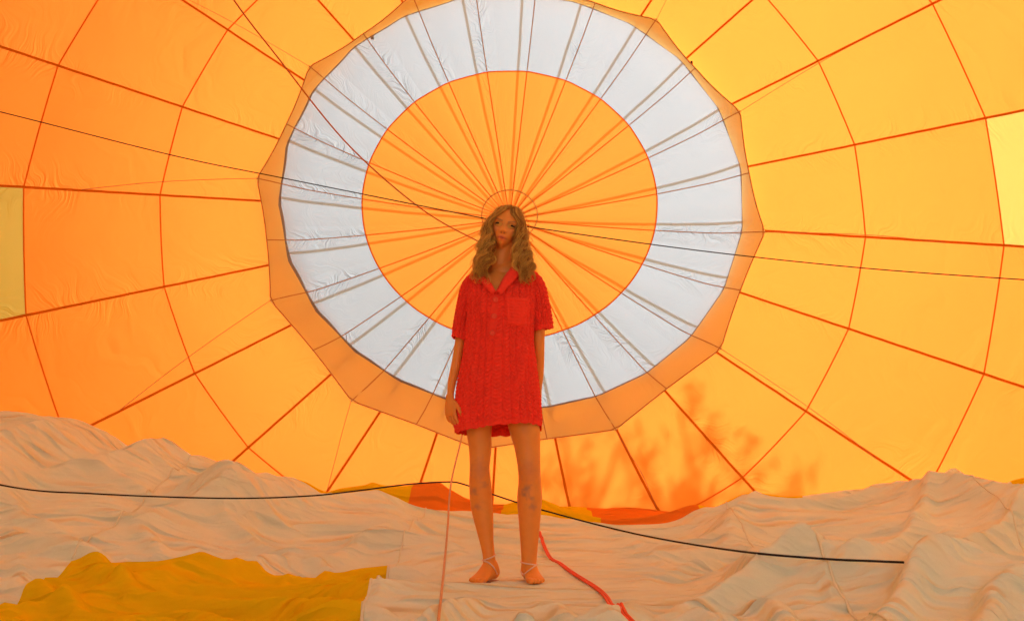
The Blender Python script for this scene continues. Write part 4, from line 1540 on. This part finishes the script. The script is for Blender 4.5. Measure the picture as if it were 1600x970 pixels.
def sandal(ft, front_lines, ring_pts):
    base, d, n = ft
    root = empty("sandal", tuple(base))
    root.parent = woman
    root.matrix_parent_inverse = Matrix.Translation(woman.location).inverted()
    def put(o):
        o.parent = root
        o.matrix_parent_inverse = Matrix.Translation(base).inverted()
    out = [(-0.056, 0.014), (-0.045, 0.026), (0.0, 0.029), (0.05, 0.031), (0.10, 0.038), (0.14, 0.040), (0.168, 0.030), (0.178, 0.014)]
    O = catmull(np.array(out), 4)
    ring = np.vstack([np.stack([O[:, 0], O[:, 1]], 1), np.stack([O[::-1, 0], -O[::-1, 1]], 1)])
    m = len(ring)
    top = np.array([base + d * a + n * b + np.array([0, 0, -0.001]) for a, b in ring]); bot = top - np.array([0, 0, 0.008])
    F = [tuple(range(m)), tuple(range(m, 2 * m))[::-1]] + [(i, (i + 1) % m, m + (i + 1) % m, m + i) for i in range(m)]
    put(mesh_obj("sole", np.vstack([top, bot]), F, M["sole"], None, smooth=False))
    for line in front_lines:
        P = [on_surface(BODY_BVH, u, v, 0.003) for u, v in line]
        P = [p for p in P if p is not None]
        if len(P) >= 2:
            put(tube("strap", catmull(P, 5), 0.0032, M["strap"], None, sides=6))
    # the loop round the ankle
    c, a0, b0, tilt = ring_pts
    P = []
    for t in np.linspace(0, 2 * math.pi, 33):
        o = np.array([math.cos(t), math.sin(t), 0.0])
        h = BODY_BVH.ray_cast(Vector(c + o * 0.12 + np.array([0, 0, tilt * math.cos(t)])), Vector(-o))
        q = np.array(h[0]) + o * 0.003 if h[0] is not None else c + o * 0.04
        if np.linalg.norm((q - c)[:2]) > 0.06: q = c + o * 0.042
        P.append(q)
    put(tube("strap", P, 0.0032, M["strap"], None, sides=6))


sandal(FOOT_L, [[(757, 876), (763, 879), (769, 884), (773, 890), (776, 896)]], (W(764.5, 871, 0.014), 0, 0, 0.013))
sandal(FOOT_R, [[(837.5, 882.5), (832, 887), (826, 892), (820, 897)], [(814.5, 892), (817, 895), (820, 897)], [(820, 897), (820, 902), (820, 908)]], (W(826.5, 879.5, 0.010), 0, 0, -0.006))
# ------------------------------------------------------------------ cords and ropes
def cord(name, pts, rad, mat, label, n=14, sides=6):
    Q = catmull(pts, n)
    for q in Q:                                  # a cord lies on the cloth, never under it
        h = FLOOR_BVH.ray_cast(Vector(CAM), Vector(ray(q[0], q[1])).normalized())
        if h[0] is not None: q[2] = min(q[2], h[0].y - 0.03)
    for _ in range(400):
        Q[1:-1, 2] = np.minimum(Q[1:-1, 2], (Q[:-2, 2] + Q[2:, 2]) / 2)
    P = np.array([at(*q) for q in Q])
    o = tube(name, P, rad, M[mat], None, sides=sides)
    return tag(o, label, "cord")


cord("black_cord", [(-260, 690, 5.0), (0, 757, 5.15), (150, 771, 5.2), (350, 778, 5.3), (480, 774.5, 5.4), (560, 766, 5.5), (640, 756, 5.6), (700, 752.5, 5.65), (724, 756, 5.66), (770, 772, 5.65), (850, 797, 5.5), (1000, 835, 5.2), (1150, 860, 4.9), (1280, 872, 4.65), (1375, 876.5, 4.5), (1412, 878, 4.42)], 0.0045, "black_cord",
     "thick black cord sagging low across the cloth behind the woman's legs")
cord("tan_cord", [(790, 345, 11.6), (764, 470, 9.3), (740, 590, 7.2), (722, 680, 6.05), (704.5, 757, 5.66), (699, 830, 4.75), (692, 905, 3.98), (685, 972, 3.42), (683, 1010, 3.15)], 0.0048, "tan_cord",
     "taut tan cord running down from the crown past the woman's hand to the floor")
cord("thin_black_line", [(-330, 95, 9.0), (0, 175, 9.0), (270, 243, 9.0), (440, 278, 9.0), (760, 342, 9.0), (830, 355, 9.0), (1080, 390, 8.8), (1340, 418, 8.5), (1600, 437, 8.2), (1900, 455, 7.9)], 0.0050, "black_cord",
     "thin black line stretched straight across behind the woman's head")
cord("brown_cord", [(250, -170, 8.0), (365, 0, 8.6), (430, 85, 9.0), (540, 222, 9.8), (655, 324, 10.8), (745, 376, 11.4), (790, 395, 11.8)], 0.0075, "brown_cord",
     "dark brown cord slanting down across the white ring towards the crown")


def rope_on_floor(uv, rad, off, name):
    P = []
    for u, v in catmull(np.array(uv, float), 8):
        h = FLOOR_BVH.ray_cast(Vector(CAM), Vector(ray(u, v)).normalized())
        P.append(np.array(h[0]) + np.array([off, 0, 0]))
    P = np.array(P)
    sm = lambda a, k: np.convolve(np.pad(a, k // 2, mode='edge'), np.ones(k) / k, 'valid')
    t = np.linspace(-1, 1, len(P))
    P[:, 0] = np.polyval(np.polyfit(t, P[:, 0], 6), t)
    P[:, 1] = np.polyval(np.polyfit(t, P[:, 1], 4), t)
    z = np.array([floor_z(p[0], p[1]) for p in P])
    P[:, 2] = np.maximum(sm(z, 15), z) + rad
    P[:, 2] = np.maximum(sm(P[:, 2], 7), z + rad * 0.5)
    V, F = tube_geo(P, rad, 8)
    return V, F


red = empty("red_rope", (0.5, 4.3, 0.0))
tag(red, "doubled red rope lying on the cloth beside the woman's foot", "rope")
_uv = [(843, 838), (850, 856), (866, 882), (888, 899), (914, 905), (938, 929), (962, 950), (992, 976)]
V, F = rope_on_floor(_uv, 0.0055, 0.0, "strand")
mesh_obj("strand", V, F, M["red_rope"], red)
mesh_obj("strand", V + np.array([0.0105, 0.004, 0.0015]), F, M["red_rope"], red)
